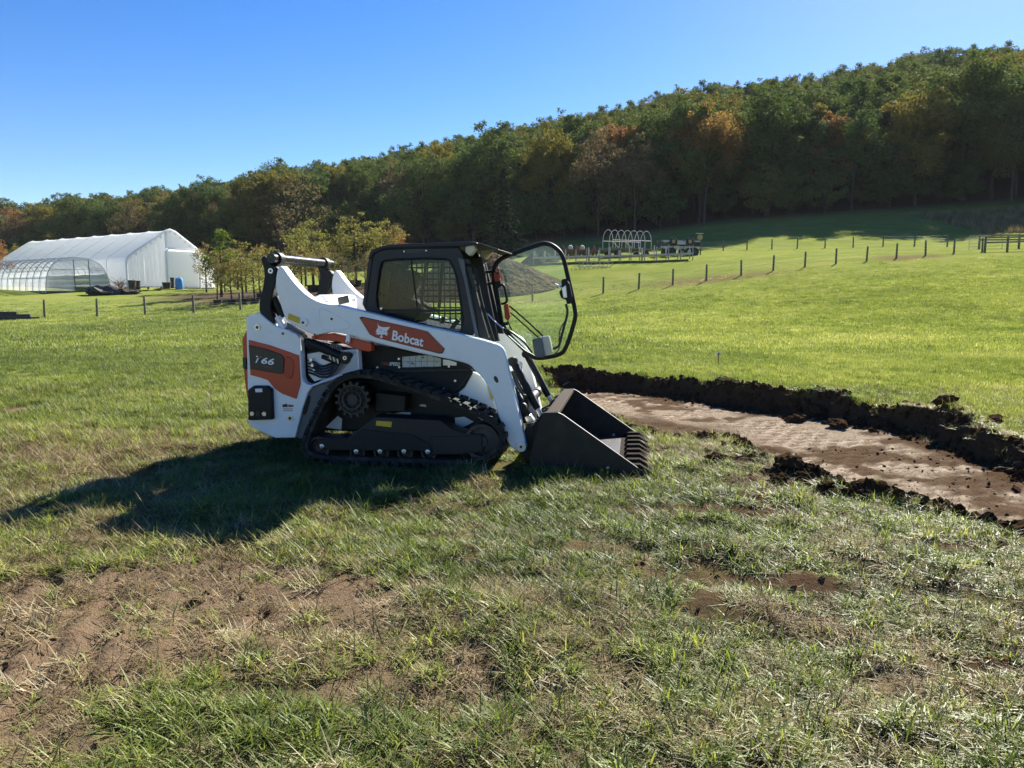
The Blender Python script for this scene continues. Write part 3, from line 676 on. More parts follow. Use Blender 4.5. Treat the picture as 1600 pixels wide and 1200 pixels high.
m, nt, out = new_mat('pictogram_print'); p = nt.nodes.new('ShaderNodeBsdfPrincipled'); co = obj_coord(nt)
vo = nt.nodes.new('ShaderNodeTexVoronoi'); vo.inputs['Scale'].default_value = 26; lk(nt, co, vo.inputs['Vector'])
k1 = ramp(nt, vo.outputs['Distance'], [(.22, (.08, .08, .09)), (.34, (.50, .51, .50))]); lk(nt, mixc(nt, ramp(nt, noise(nt, 30, 2, .5, co), [(.45, (0, 0, 0)), (.55, (1, 1, 1))]), (.52, .53, .52), k1), p.inputs['Base Color'])
p.inputs['Roughness'].default_value = .5; lk(nt, p.outputs[0], out.inputs[0]); M['picto'] = m
plate('pictogram_sticker', Z4, [(442, 188), (600, 176), (660, 178), (745, 202), (745, 262), (445, 270)], ya - .004, .006, M['picto'], hull, 0)
for xx in (500, 545, 590, 635, 690): plate('sticker_line', Z4, [(xx, 184), (xx + 3, 184), (xx + 3, 266), (xx, 266)], ya - .0055, .004, M['grey'], hull, 0)
plate('sticker_line', Z4, [(445, 224), (744, 219), (744, 222), (445, 227)], ya - .0055, .004, M['grey'], hull, 0)
plate('pictogram_sticker', Z4, [(760, 208), (800, 212), (866, 232), (866, 256), (762, 254)], ya - .004, .006, M['decal_w'], hull, 0)
# white front upright of the chassis
plate('front_upright', Z4, [(985, 300), (1060, 335), (1105, 400), (1150, 480), (1180, 580), (1200, 660), (1230, 740), (1180, 760), (800, 510), (870, 475), (930, 425)], -.51, .12, M['white'], loader, .01)
plate('yellow_label_strip', Z4, [(1108, 405), (1122, 402), (1150, 470), (1152, 520), (1138, 520)], -.522, .012, M['yellow'], loader, 0)
MB().box((lp(795, 600, -.5)[0] - .05, 0, .62), (.10, .86, .5)).build('front_panel', M['white'], loader, .02)
for s in (1,): plate('front_upright', Z4, [(985, 300), (1060, 335), (1105, 400), (1150, 480), (1180, 580), (1200, 660), (1230, 740), (1180, 760), (800, 510), (870, 475), (930, 425)], -.51, .12, M['white'], loader, .01).location = (0, .90, 0)

# ---- rear towers: white panels with red accent
panel = [(130, 75), (235, 42), (300, 100), (370, 155), (480, 190), (550, 228), (580, 270), (596, 585), (612, 622), (640, 643), (672, 648), (905, 560), (1058, 537), (1040, 352), (1062, 350), (1075, 550), (915, 578), (680, 665), (645, 715), (600, 850), (540, 1088), (375, 1090), (255, 1040), (165, 990), (148, 950)]
YP = -.72
tower = plate('rear_side_panel', Z3, panel, YP, .10, M['white'], loader, .010)
far_panel = MB().prism(W(Z3, panel, YP), .62, .72).build('rear_side_panel', M['white'], loader, .01)
plate('rear_fender', Z3, [(668, 668), (905, 580), (1010, 560), (860, 660), (780, 760), (640, 1000), (600, 1100), (545, 1088), (602, 855), (648, 720)], YP + .03, .15, M['grey'], loader, .01)
plate('fender_slot', Z3, [(640, 740), (662, 735), (665, 770), (630, 890), (605, 900), (602, 870)], YP + .022, .02, M['plastic'], loader, .004, 1)
acc = plate('red_accent_panel', Z3, [(150, 272), (330, 318), (480, 370), (570, 402), (583, 640), (548, 765), (430, 722), (370, 680), (310, 608), (250, 588), (165, 565)], YP - .010, .02, M['red'], tower, .004)
plate('accent_scoop', Z3, [(450, 405), (500, 418), (528, 450), (530, 540), (505, 604), (440, 570), (448, 540)], YP - .016, .012, M['decal_r'], tower, .006, 1)
badge = plate('model_badge', Z3, [(150, 316), (300, 350), (420, 395), (444, 425), (440, 545), (418, 557), (165, 515)], YP - .022, .018, M['decal_k'], tower, .004)
ZB = (380, 520, 16.0)
text('badge_number', '66', ZB, [(430, 765), (745, 815), (815, 650), (490, 608)], YP - .0235, M['decal_w'], tower, .025)
plate('badge_letter', ZB, [(355, 630), (390, 634), (335, 752), (300, 747)], YP - .0245, .003, M['decal_w'], tower, 0)
plate('badge_letter', ZB, [(318, 580), (345, 570), (368, 582), (362, 608), (322, 608)], YP - .0245, .003, M['decal_w'], tower, 0)
plate('badge_letter', ZB, [(385, 588), (468, 594), (456, 622), (378, 614)], YP - .0245, .003, M['decal_o'], tower, 0)
text('badge_series', 'R-SERIES', ZB, [(460, 848), (710, 890), (716, 858), (470, 826)], YP - .0235, M['decal_o'], tower, .0)
blk = plate('rear_corner_block', Z3, [(142, 690), (190, 656), (300, 656), (340, 685), (350, 938), (146, 944)], YP - .05, .06, M['plastic'], tower, .012)
plate('block_slot', Z3, [(205, 680), (262, 678), (266, 708), (208, 710)], YP - .056, .01, M['decal_w'], tower, .002)
for c in ((178, 888), (280, 890)): disc('block_bolt', Z3, c, 19, YP - .062, .014, M['steel'], tower, 14)
plate('block_socket', Z3, [(212, 870), (242, 870), (242, 905), (212, 905)], YP - .054, .006, M['decal_k'], tower, 0)
for c, r_ in (((222, 168), 25), ((495, 926), 25)):
    disc('tie_down_ring', Z3, c, r_, YP - .012, .014, M['steel'], tower, 20); disc('tie_down_hole', Z3, c, r_ * .55, YP - .0135, .01, M['decal_k'], tower, 16)
disc('panel_bolt', Z3, (435, 220), 11, YP - .008, .01, M['grey'], tower, 12)
# small dealer label: a dark and red mark over two grey text lines
plate('dealer_label', Z3, [(432, 812), (470, 804), (480, 832), (436, 834)], YP - .003, .004, M['decal_k'], tower, 0)
plate('dealer_label', Z3, [(480, 812), (526, 814), (522, 832), (484, 832)], YP - .003, .004, M['decal_r'], tower, 0)
for yy in (845, 860): plate('dealer_label', Z3, [(440, yy), (518, yy), (518, yy + 5), (440, yy + 5)], YP - .003, .004, M['grey'], tower, 0)
# tailgate
tg_ = W(Z3, [(86, 260), (128, 180), (300, 180), (300, 960), (150, 930), (136, 800), (110, 650), (96, 500)], YP)
MB().prism(tg_, -.70, .70).build('tailgate', M['red'], loader, .015)
plate('tail_lamp', Z3, [(100, 420), (128, 425), (130, 520), (104, 510)], YP - .004, .03, M['decal_k'], loader, .004)
MB().prism(W(Z3, [(140, 110), (300, 130), (560, 240), (600, 600), (600, 950), (160, 960)], YP + .1), -.60, .60).build('engine_housing', M['black'], loader, .02)
# recess with hydraulics
MB().prism(W(Z3, [(585, 250), (1040, 350), (1060, 540), (670, 650), (600, 600)], YP + .14), YP + .14, YP + .18).build('recess_back', M['plastic'], loader)
plate('recess_plate', Z3, [(640, 390), (740, 372), (1040, 352), (1058, 536), (905, 556), (700, 620), (650, 560)], YP + .10, .02, M['white'], loader, .004)
def hose(name, Z, pts, y, r, mat=None, seg=8):
    return MB().tube(chaikin(W3(Z, pts, y), 2, False), r, seg).build(name, mat or M['hose'], loader, smooth=True)
for k in range(5): hose('hydraulic_hose', Z3, [(650, 440 + 26 * k), (700, 455 + 26 * k), (760, 500 + 22 * k), (840, 470 + 26 * k), (900, 440 + 10 * k)], YP + .08 - .008 * k, .011)
for k in range(3): disc('hose_fitting', Z3, (668 + 12 * k, 440 + 45 * k), 14, YP + .05, .04, M['steel'], loader, 10)
hose('lift_cylinder', Z3, [(640, 290), (800, 350), (950, 425)], YP + .05, zr(Z3, 42, YP), M['plastic'], 18)
hose('lift_link', Z3, [(765, 410), (910, 468)], YP + .02, zr(Z3, 20, YP), M['plastic'], 12)
disc('cylinder_eye', Z3, (952, 424), 52, YP - .01, .08, M['plastic'], loader, 24, .004); disc('cylinder_pin', Z3, (952, 424), 17, YP - .018, .02, M['steel'], loader, 16)
disc('cylinder_pin_hole', Z3, (952, 424), 9, YP - .0195, .01, M['decal_k'], loader, 12)
for k in range(5): plate('cooling_fin', Z3, [(840 + 17 * k, 300 + 4 * k), (848 + 17 * k, 302 + 4 * k), (856 + 17 * k, 345 + 4 * k), (848 + 17 * k, 343 + 4 * k)], YP - .005, .03, M['grey'], loader, 0)
for k in range(6): plate('spring_coil', Z3, [(805 + 16 * k, 395 + 7 * k), (812 + 16 * k, 395 + 7 * k), (822 + 16 * k, 432 + 7 * k), (815 + 16 * k, 432 + 7 * k)], YP - .015, .04, M['steel'] if k % 2 else M['grey'], loader, 0)
lockp = [(672, 880), (840, 856), (1000, 893), (1165, 938), (1178, 955), (1176, 1005), (1150, 1012), (1085, 1000), (900, 930), (680, 905)]
plate('red_arm_lock', Z1, lockp, -.70, .10, M['red'], loader, .008)
plate('lock_tab', Z1, [(968, 855), (998, 862), (990, 940), (972, 950), (956, 930)], -.745, .03, M['white'], loader, .006)
disc('lock_tab_pin', Z1, (974, 934), 8, -.75, .01, M['red'], loader, 10)
plate('lock_clip', Z1, [(690, 858), (700, 858), (708, 905), (698, 910)], -.748, .03, M['red'], loader, .003)

# ---- lift arms
arm_px = [(435, 415), (441, 416), (454, 435), (472, 455.6), (489, 468), (506, 474.5), (529, 477), (553, 483), (594, 493), (645, 506), (704, 518), (753, 531), (774, 537), (783, 543), (788, 553), (792, 572), (800, 604), (808, 634),
          (816, 670), (821, 690), (822, 700), (815, 707), (806, 704), (794, 696), (787, 668), (778, 650), (774, 632), (768, 616), (760, 600), (752, 588), (742, 580), (735, 571), (722, 566), (694, 560), (660, 553), (620, 544), (581, 534),
          (547, 524), (528, 520), (516, 519.5), (500, 523), (491, 524), (482, 520), (448, 502.5), (442.5, 491), (437, 472.5), (430, 450), (431, 430)]
YA = -.74; arm_poly = chaikin([lp(px, py, YA) for px, py in arm_px], 1)
arm = MB().prism(arm_poly, YA, YA + .13).build('lift_arm', M['white'], loader, .014)
arm_far = MB().prism(arm_poly, -YA - .13, -YA).build('lift_arm', M['white'], loader, .014)
dec = [(6, 606), (24, 598), (430, 688), (482, 702), (600, 822), (585, 855), (560, 856), (120, 745), (78, 722)]
plate('decal_border', Z2, dec, YA - .004, .006, M['decal_k'], arm, 0)
cxy = np.mean(dec, 0); plate('decal_panel', Z2, [tuple(cxy + (np.array(q_) - cxy) * (.978, .93)) for q_ in dec], YA - .0065, .004, M['decal_r'], arm, 0)
ZD = (560, 485, 1600 / 140)
text('brand_lettering', 'Bobcat', ZD, [(594, 528), (1152, 652), (1172, 482), (618, 352)], YA - .0078, M['decal_w'], arm, .028)
head = [(340, 220), (362, 272), (402, 292), (440, 300), (492, 300), (562, 294), (534, 340), (512, 366), (508, 392), (526, 418), (500, 432), (524, 452), (488, 446), (462, 424), (440, 430), (436, 462), (430, 486), (408, 492), (384, 482), (392, 462), (404, 446), (386, 424), (352, 436), (300, 412), (340, 404), (306, 372), (330, 352), (318, 342), (346, 318), (350, 280)]
plate('bobcat_head_emblem', ZD, head, YA - .0085, .004, M['decal_w'], arm, 0)
for q_ in ([(386, 338), (424, 360), (404, 366)], [(448, 376), (490, 374), (464, 388)], [(412, 436), (458, 440), (446, 458), (424, 470), (420, 450)], [(372, 318), (400, 330), (392, 334)]):
    plate('emblem_marking', ZD, q_, YA - .0095, .003, M['decal_r'], arm, 0)
tri = chaikin(W(Z1, [(732, 655), (760, 640), (985, 755), (1000, 790), (972, 822), (790, 832), (752, 805)], YA), 2)
MB().tube([(x, YA + .001, z) for x, z in tri], .0065, 6, True).build('arm_pocket_ridge', M['white'], arm, smooth=True)
disc('arm_hole', Z1, (843, 738), 11, YA - .002, .004, M['decal_k'], arm, 14)
plate('warning_sticker', Z1, [(486, 690), (582, 728), (574, 778), (478, 738)], YA - .003, .005, M['yellow'], arm, 0)
disc('arm_boss', Z1, (612, 766), 34, YA - .014, .02, M['white'], arm, 24, .003); disc('arm_boss_hole', Z1, (604, 768), 12, YA - .0155, .004, M['decal_k'], arm, 14)
plate('arm_slot', Z4, [(1158, 340), (1172, 336), (1188, 352), (1196, 378), (1188, 392), (1174, 388), (1158, 364)], YA - .002, .004, M['decal_k'], arm, 0, 1)
disc('pivot_boss', Z4, (1370, 892), 40, YA - .02, .17, M['white'], arm, 28, .006); disc('pivot_pin', Z4, (1370, 892), 22, YA - .028, .03, M['steel'], arm, 20); disc('pivot_pin_hole', Z4, (1370, 892), 11, YA - .030, .01, M['decal_k'], arm, 14)
disc('arm_stop', Z4, (1282, 765), 36, -.56, .14, M['black'], loader, 24)
# cross tube at the front between the arms
MB().cyl((*[lp(812, 640, YA)[0]], YA + .1, lp(812, 640, YA)[1]), (lp(812, 640, YA)[0], -YA - .1, lp(812, 640, YA)[1]), .05, 20).build('arm_cross_tube', M['black'], loader, smooth=True)
# ---- rear links and cross tube
lk_ = [(250, 245), (258, 222), (275, 212), (300, 220), (322, 255), (345, 290), (388, 305), (405, 335), (400, 370), (380, 420), (352, 520), (330, 620), (345, 700), (372, 795), (310, 790), (235, 690), (242, 560), (268, 480), (285, 345)]
lpoly = chaikin(W(Z1, lk_, -.70), 1)
for a_, b_ in ((-.70, -.60), (.60, .70)): MB().prism(lpoly, a_, b_).build('rear_link', M['black'], loader, .012)
disc('link_pin', Z1, (333, 337), 22, -.715, .02, M['steel'], loader, 18); disc('link_pin_ring', Z1, (333, 337), 45, -.71, .02, M['black'], loader, 24); disc('link_pin_hole', Z1, (333, 337), 10, -.717, .004, M['decal_k'], loader, 12)
M['tubeblack'] = paint('glossy_black_tube', (.006, .006, .007), .28, dirt=.1, dirtcol=(.03, .03, .03), spec=.4)
tx, tz = lp(428, 404, -.66)
MB().cyl((tx, -.72, tz), (tx, .72, tz), .046, 24).build('link_cross_tube', M['tubeblack'], loader, smooth=True)
for yy in (-.60, .52): MB().lathe((tx, yy, tz), [(.05, -.03), (.064, -.03), (.064, .05), (.05, .05)], 24).build('cross_tube_collar', M['black'], loader, smooth=True)
hose('tower_cylinder', Z1, [(365, 560), (440, 720)], -.62, zr(Z1, 42, -.62), M['plastic'], 18)
hose('tower_rod', Z1, [(395, 720), (445, 820)], -.66, zr(Z1, 30, -.62), M['white'], 14)
plate('tower_guard', Z1, [(470, 770), (600, 850), (600, 870), (570, 865), (465, 815)], -.66, .06, M['grey'], loader, .006)
# machinery hood between the arms, with a black label on white
MB().prism(W(Z1, [(600, 700), (860, 600), (1000, 535), (1040, 540), (1060, 580), (1060, 900), (600, 900)], .45), -.40, .45).build('engine_hood', M['white'], loader, .02)
plate('hood_label', Z1, [(890, 558), (980, 540), (990, 600), (905, 620)], -.407, .008, M['decal_k'], loader, 0)
disc('hood_bolt', Z1, (1025, 578), 14, -.41, .012, M['steel'], loader, 14)

# ---- cab
YC = -.47
outer = chaikin(W(Z2, [(22, 548), (46, 400), (72, 185), (92, 142), (180, 112), (690, 104), (725, 190), (800, 500), (836, 748), (640, 702), (380, 655), (150, 592)], YC), 1)
win = chaikin(W(Z2, [(150, 232), (188, 203), (600, 192), (648, 222), (690, 350), (738, 708), (640, 692), (380, 640), (150, 568), (118, 500), (126, 400)], YC), 1)
cab = MB().prism(outer, YC, YC + .05, [win]).build('cab_side_frame', M['char'], loader)
MB().prism(outer, -YC - .05, -YC, [win]).build('cab_side_frame', M['char'], loader)
MB().tube([(x, YC - .002, z) for x, z in win], .010, 8, True).build('window_seal', M['plastic'], cab, smooth=True)
MB().tube([(x, YC - .001, z) for x, z in chaikin(W(Z2, [(45, 540), (66, 400), (98, 185), (118, 152), (190, 126), (682, 118)], YC), 1, False)], .008, 6).build('frame_ridge', M['plastic'], cab, smooth=True)
MB().prism(win, YC + .02, YC + .026).build('side_window', M['glass'], cab)
MB().prism(win, -YC - .026, -YC - .02).build('side_window', M['glass'], loader)
plate('window_divider', Z2, [(128, 560), (722, 545), (722, 562), (130, 578)], YC + .0, .03, M['char'], cab, .004)
plate('window_sash', Z2, [(362, 205), (368, 205), (412, 545), (404, 545)], YC + .01, .02, M['plastic'], cab, 0)
plate('frame_slot', Z2, [(332, 130), (462, 124), (462, 150), (332, 156)], YC - .003, .006, M['decal_k'], cab, 0)
for c in ((316, 146), (470, 140)): disc('frame_bolt', Z2, c, 5, YC - .006, .008, M['steel'], cab, 10)
for c in ((136, 454), (152, 438), (176, 454)): disc('window_bolt', Z2, c, 7, YC + .012, .01, M['decal_k'], cab, 10)
def grid(poly, y, step, r_):
    mb = MB(); P = np.array(poly); lo, hi = P.min(0), P.max(0)
    for ax in (0, 1):
        for c in np.arange(lo[ax] + step * .5, hi[ax], step):
            hits = []
            for i in range(len(P)):
                a, b = P[i], P[(i + 1) % len(P)]
                if (a[ax] > c) != (b[ax] > c): hits.append(a[1 - ax] + (b[1 - ax] - a[1 - ax]) * (c - a[ax]) / (b[ax] - a[ax]))
            hits.sort()
            for h0, h1 in zip(hits[::2], hits[1::2]):
                e0, e1 = ((c, y, h0), (c, y, h1)) if ax == 0 else ((h0, y, c), (h1, y, c)); mb.cyl(e0, e1, r_, 5)
    return mb
grid(win, -YC - .045, .060, .0085).build('window_mesh', M['black'], loader)
# roof with its visor
roofp = W(Z2, [(66, 200), (84, 150), (100, 130), (180, 106), (240, 97), (790, 77), (826, 84), (832, 96), (700, 112), (240, 122), (180, 128), (110, 158), (84, 205)], YC)
MB().prism(roofp, YC - .015, -YC + .015).build('cab_roof', M['char'], loader, .008)
MB().prism(W(Z2, [(800, 78), (832, 84), (975, 131), (968, 140), (830, 98), (795, 96)], YC), YC + .01, -YC - .01).build('roof_visor', M['char'], loader, .004)
plate('work_lamp', Z2, [(742, 112), (800, 96), (815, 130), (770, 178), (738, 150)], YC + .04, .12, M['lens'], loader, .01)
MB().prism(W(Z2, [(742, 112), (800, 96), (815, 130), (770, 178), (738, 150)], YC + .04), -YC - .16, -YC - .04).build('work_lamp', M['lens'], loader, .01)
# rear wall, floor, seat, controls
MB().prism(W(Z2, [(30, 540), (75, 190), (110, 150), (118, 190), (78, 540)], YC), YC + .05, -YC - .05).build('cab_rear_wall', M['char'], loader)
MB().prism(W(Z2, [(30, 560), (150, 600), (640, 712), (836, 755), (830, 820), (100, 720)], YC), YC + .06, -YC - .06).build('cab_floor', M['black'], loader)
seat = plate('seat', Z2, [(150, 560), (200, 470), (330, 480), (420, 520), (430, 580), (380, 640), (160, 590)], -.26, .50, M['seat'], loader, .03)
plate('backrest', Z2, [(215, 300), (235, 275), (300, 268), (352, 290), (335, 400), (305, 520), (205, 520), (190, 480)], -.26, .50, M['seat'], seat, .04)
plate('headrest', Z2, [(188, 240), (240, 222), (262, 250), (258, 285), (200, 292)], -.14, .28, M['seat'], seat, .02)
hose('joystick', Z2, [(640, 720), (660, 660), (700, 622)], -.30, .022, M['plastic'], 10)
hose('joystick', Z2, [(560, 720), (580, 650), (590, 600)], .30, .022, M['plastic'], 10)
hose('lap_bar', Z2, [(470, 215), (450, 400), (430, 520), (560, 560)], -.2, .016, M['plastic'], 8)
hose('lap_bar', Z2, [(585, 215), (570, 400), (560, 540)], .12, .018, M['plastic'], 8)
# front posts
plate('front_post', Z2, [(690, 118), (722, 190), (762, 200), (850, 560), (905, 748), (836, 748), (800, 500), (725, 190)], YC + .02, .06, M['char'], loader, .006)
MB().prism(W(Z2, [(690, 118), (722, 190), (762, 200), (850, 560), (905, 748), (836, 748), (800, 500), (725, 190)], YC + .02), -YC - .08, -YC - .02).build('front_post', M['char'], loader, .006)
hose('grab_rail', Z2, [(722, 240), (800, 240), (815, 290), (850, 480), (890, 610), (940, 770)], YC + .01, .014, M['plastic'], 8)
plate('front_trim', Z2, [(690, 190), (735, 205), (745, 300), (835, 740), (812, 740), (730, 330)], YC - .008, .012, M['grey'], loader, .003)
far_post = [(770, 190), (850, 180), (872, 250), (900, 420), (975, 770), (900, 770), (840, 420), (800, 280)]
plate('door_post', Z2, far_post, .30, .08, M['char'], loader, .008)
# ---- open front door, hinged on the far post
YD = .36
door_px = [(930, 292), (960, 222), (1012, 182), (1255, 97), (1312, 88), (1372, 118), (1420, 172), (1450, 300), (1508, 560), (1506, 620), (1442, 822), (1400, 865), (1245, 893), (1190, 868), (1012, 690), (978, 560)]
dpoly = chaikin(W(Z2, door_px, YD), 2)
door = MB().tube([(x, YD, z) for x, z in dpoly], .023, 10, True).build('door_frame', M['plastic'], loader, smooth=True)
MB().prism(dpoly, YD - .003, YD + .003).build('door_glass', M['doorglass'], door)
wip = plate('wiper_motor_cover', Z6, [(785, 965), (870, 935), (905, 1110), (900, 1130), (815, 1128)], YD - .16, .12, M['grey'], door, .012)
plate('wiper_motor_side', Z6, [(872, 935), (945, 930), (965, 1010), (978, 1090), (940, 1110), (906, 1110)], YD - .12, .10, M['lens'], door, .008)
plate('door_latch', Z6, [(1062, 400), (1110, 390), (1140, 440), (1165, 560), (1160, 625), (1112, 632), (1105, 590), (1060, 575), (1040, 520), (1062, 490)], YD - .06, .05, M['plastic'], door, .01)
plate('latch_plate', Z6, [(1062, 480), (1105, 450), (1118, 570), (1080, 575)], YD - .075, .02, M['steel'], door, .006)
hose('latch_lever', Z6, [(1005, 445), (1040, 460), (1068, 480)], YD - .08, .010, M['steel'], 8)
plate('door_hinge_lock', Z6, [(428, 340), (470, 345), (490, 410), (440, 420), (430, 390)], YD - .06, .05, M['decal_r'], door, .006)
plate('door_hinge_lock', Z6, [(462, 285), (474, 290), (492, 380), (482, 385)], YD - .05, .03, M['decal_r'], door, .004)
plate('door_strut_lock', Z6, [(520, 640), (560, 625), (582, 750), (560, 790), (535, 770)], YD - .06, .05, M['decal_r'], door, .006)
plate('door_hinge', Z6, [(418, 340), (470, 330), (500, 460), (470, 480), (520, 800), (560, 800), (560, 830), (505, 830)], YD - .045, .03, M['plastic'], door, .006)
hose('door_handle', Z6, [(490, 450), (520, 448), (535, 490), (555, 590), (545, 620), (500, 630)], YD - .09, .013, M['plastic'], 8)
hose('wiper_arm', Z6, [(575, 648), (720, 770), (890, 930)], YD - .05, .009, M['plastic'], 6)
hose('wiper_arm', Z6, [(585, 710), (720, 830), (845, 942)], YD - .05, .008, M['plastic'], 6)
hose('door_cable', Z6, [(1105, 630), (1125, 700), (1095, 820), (1050, 980), (1040, 1030), (985, 1050)], YD - .03, .013, M['hose'], 8)
hose('door_cable', Z6, [(1090, 800), (1050, 860), (1040, 960), (1045, 1060), (1000, 1095)], YD - .035, .006, M['hose'], 6)
hose('door_cable', Z6, [(520, 870), (570, 875), (700, 970), (750, 1030), (790, 1085)], YD - .06, .013, M['hose'], 8)
hose('door_cable', Z6, [(520, 850), (530, 900), (600, 960), (720, 1070), (800, 1110)], YD - .04, .009, M['hose'], 8)
hose('door_strut', Z6, [(370, 720), (440, 800), (520, 860)], .2, .010, M['steel'], 8)
hose('door_strut', Z6, [(560, 790), (600, 880)], YD - .03, .008, M['plastic'], 8)
for yy in (330, 440, 810): hose('door_hinge_pin', Z6, [(345, yy), (415, yy - 4)], .34, .014, M['plastic'], 8)

# ---- bucket, teeth, tilt cylinders and quick attach
YB = -.87
bside = W(Z5, [(478, 452), (596, 450), (640, 470), (1340, 985), (1320, 1000), (1000, 990), (600, 960), (352, 915), (400, 700), (440, 540)], YB)
bside = [(x, max(z, .012)) for x, z in bside]
bk = []
for a_, b_ in ((YB, YB + .022), (-YB - .022, -YB)): bk.append(MB().prism(bside, a_, b_).build('bucket_side', M['bucket'], loader, .004))
(xa, za), (xb, zb), (xc, zc), (xd, zd) = [lp(760 + a / Z5[2], 560 + b / Z5[2], YB) for a, b in ((590, 452), (482, 462), (362, 905), (1250, 985))]
zc = max(zc, .02)
shell = [(xa, za), (xb, zb - .005), (xb - .03, zb - .12), (xc, zc + .12), (xc + .02, .03), (xc + .10, .014), (xd, .014), (xd, .034), (xc + .12, .036), (xc + .06, .07), (xc + .04, zc + .14), (xb + .01, zb - .12), (xb + .04, zb - .03), (xa, za - .03)]
MB().prism(shell, YB + .022, -YB - .022).build('bucket_shell', M['bucket'], loader)
MB().prism([(xa - .10, za - .004), (xa + .012, za + .006), (xa + .012, za - .035), (xa - .10, za - .045)], YB + .024, -YB - .024).build('bucket_top_lip', M['worn'], loader, .006)
MB().prism([(xd - .16, .036), (xd + .03, .030), (xd + .03, .012), (xd - .16, .012)], YB + .023, -YB - .023).build('cutting_edge', M['tooth'], loader, .003)
tooth = [(xd - .12, .038), (xd - .09, .085), (xd + .03, .090), (xd + .135, .022), (xd + .135, .008), (xd + .02, .006), (xd - .02, .038)]
for k in range(8):
    yy = -.80 + 1.6 * k / 7; MB().prism(tooth, yy - .04, yy + .04).build('bucket_tooth', M['tooth'], loader, .006)
for yy, zc_ in ((YB - .004, (1012, 912)),): disc('bucket_bolt', Z5, zc_, 12, yy, .03, M['steel'], loader, 14)
x_, z_ = lp(760 + 1060 / Z5[2], 560 + 640 / Z5[2], -YB - .03); MB().cyl((x_, -YB - .032, z_), (x_, -YB - .02, z_), .016, 14).build('bucket_bolt', M['steel'], loader, smooth=True)
for yy in (-.62, -.30, .30, .62):
    MB().prism(W(Z5, [(330, 570), (400, 540), (470, 450), (520, 440), (470, 520), (380, 800), (330, 850), (300, 760)], -.6), yy - .03, yy + .03).build('quick_attach_plate', M['black'], loader, .008)
MB().prism(W(Z5, [(395, 560), (440, 530), (480, 470), (500, 480), (400, 800), (370, 800)], -.6), -.66, .66).build('quick_attach_frame', M['black'], loader, .008)
for yy in (-.46, .46):
    a_ = W3(Z4, [(1305, 222)], -.46)[0]; b_ = W3(Z4, [(1500, 592)], -.46)[0]; c_ = W3(Z4, [(1535, 660)], -.46)[0]
    f_ = lambda q: (q[0], yy, q[2])
    tc = MB().tube([f_(a_), f_(b_)], .035, 20).build('tilt_cylinder', M['plastic'], loader, .004, smooth=True)
    MB().tube([f_(b_), f_(c_)], .022, 14).build('cylinder_rod', M['steel'], tc, smooth=True)
    MB().lathe(f_(a_), [(0, -.05), (.042, -.05), (.042, .05), (0, .05)], 20).build('cylinder_eye', M['plastic'], tc, smooth=True)
plate('tilt_link', Z4, [(1290, 420), (1330, 430), (1440, 640), (1400, 660), (1330, 560)], -.60, .05, M['black'], loader, .008)
hose('bucket_hose', Z4, [(1300, 300), (1340, 420), (1400, 500), (1410, 540)], -.42, .014, M['hose'], 8)
hose('bucket_hose', Z4, [(1310, 300), (1360, 420), (1420, 500), (1440, 570)], -.38, .012, M['hose'], 8)
plate('hose_guide', Z4, [(1380, 480), (1432, 490), (1425, 545), (1395, 520)], -.44, .08, M['dsteel'], loader, .006)
plate('coupling', Z4, [(1395, 660), (1440, 640), (1475, 690), (1420, 712)], -.50, .10, M['steel'], loader, .006)
plate('coupling', Z4, [(1400, 710), (1490, 700), (1480, 770), (1420, 800)], -.58, .12, M['black'], loader, .006)
# ------------------------------------------------------------------ white fabric greenhouse
M['fabric'] = None
m, nt, out = new_mat('white_fabric'); p = nt.nodes.new('ShaderNodeBsdfPrincipled'); co = obj_coord(nt)
lk(nt, mixc(nt, noise(nt, .8, 5, .6, co), (.88, .89, .90), (.93, .94, .95)), p.inputs['Base Color']); p.inputs['Roughness'].default_value = .55
tl = nt.nodes.new('ShaderNodeBsdfTranslucent'); tl.inputs[0].default_value = (.95, .96, .97, 1); mx = nt.nodes.new('ShaderNodeMixShader'); mx.inputs[0].default_value = .5
b = nt.nodes.new('ShaderNodeBump'); b.inputs['Strength'].default_value = .5; b.inputs['Distance'].default_value = .15; lk(nt, noise(nt, 1.2, 4, .6, co), b.inputs['Height']); lk(nt, b.outputs[0], p.inputs['Normal'])
lk(nt, p.outputs[0], mx.inputs[1]); lk(nt, tl.outputs[0], mx.inputs[2]); lk(nt, mx.outputs[0], out.inputs[0]); M['fabric'] = m
M['galv'] = paint('galvanised_tube', (.45, .46, .47), .4, metal=.5, dirt=.1)
M['wood'] = paint('weathered_wood', (.20, .165, .125), .85, dirt=.5, dirtcol=(.10, .085, .07), scale=5, bump=.4)
M['stake'] = paint('grey_stake', (.33, .31, .28), .85, dirt=.4, dirtcol=(.18, .16, .14), scale=5)
M['post'] = paint('treated_post', (.115, .105, .07), .9, dirt=.5, dirtcol=(.17, .16, .12), scale=7, bump=.4)
M['bark'] = paint('bark', (.040, .033, .027), .95, dirt=.5, dirtcol=(.075, .065, .055), scale=3, bump=.6)
M['rust'] = paint('rusty_red', (.20, .065, .035), .75, dirt=.6, dirtcol=(.08, .04, .03), scale=6)
M['tyre'] = paint('tyre_rubber', (.018, .018, .018), .85, dirt=.4, dirtcol=(.07, .06, .05))
M['tan'] = paint('tan_rim', (.34, .25, .12), .6, dirt=.3)
M['blue'] = paint('blue_plastic', (.06, .24, .55), .45, dirt=.1)
M['pale'] = paint('pale_metal', (.46, .44, .40), .7, spec=.2, dirt=.35)
M['bag'] = paint('dark_sheeting', (.018, .018, .019), .6, dirt=.2)

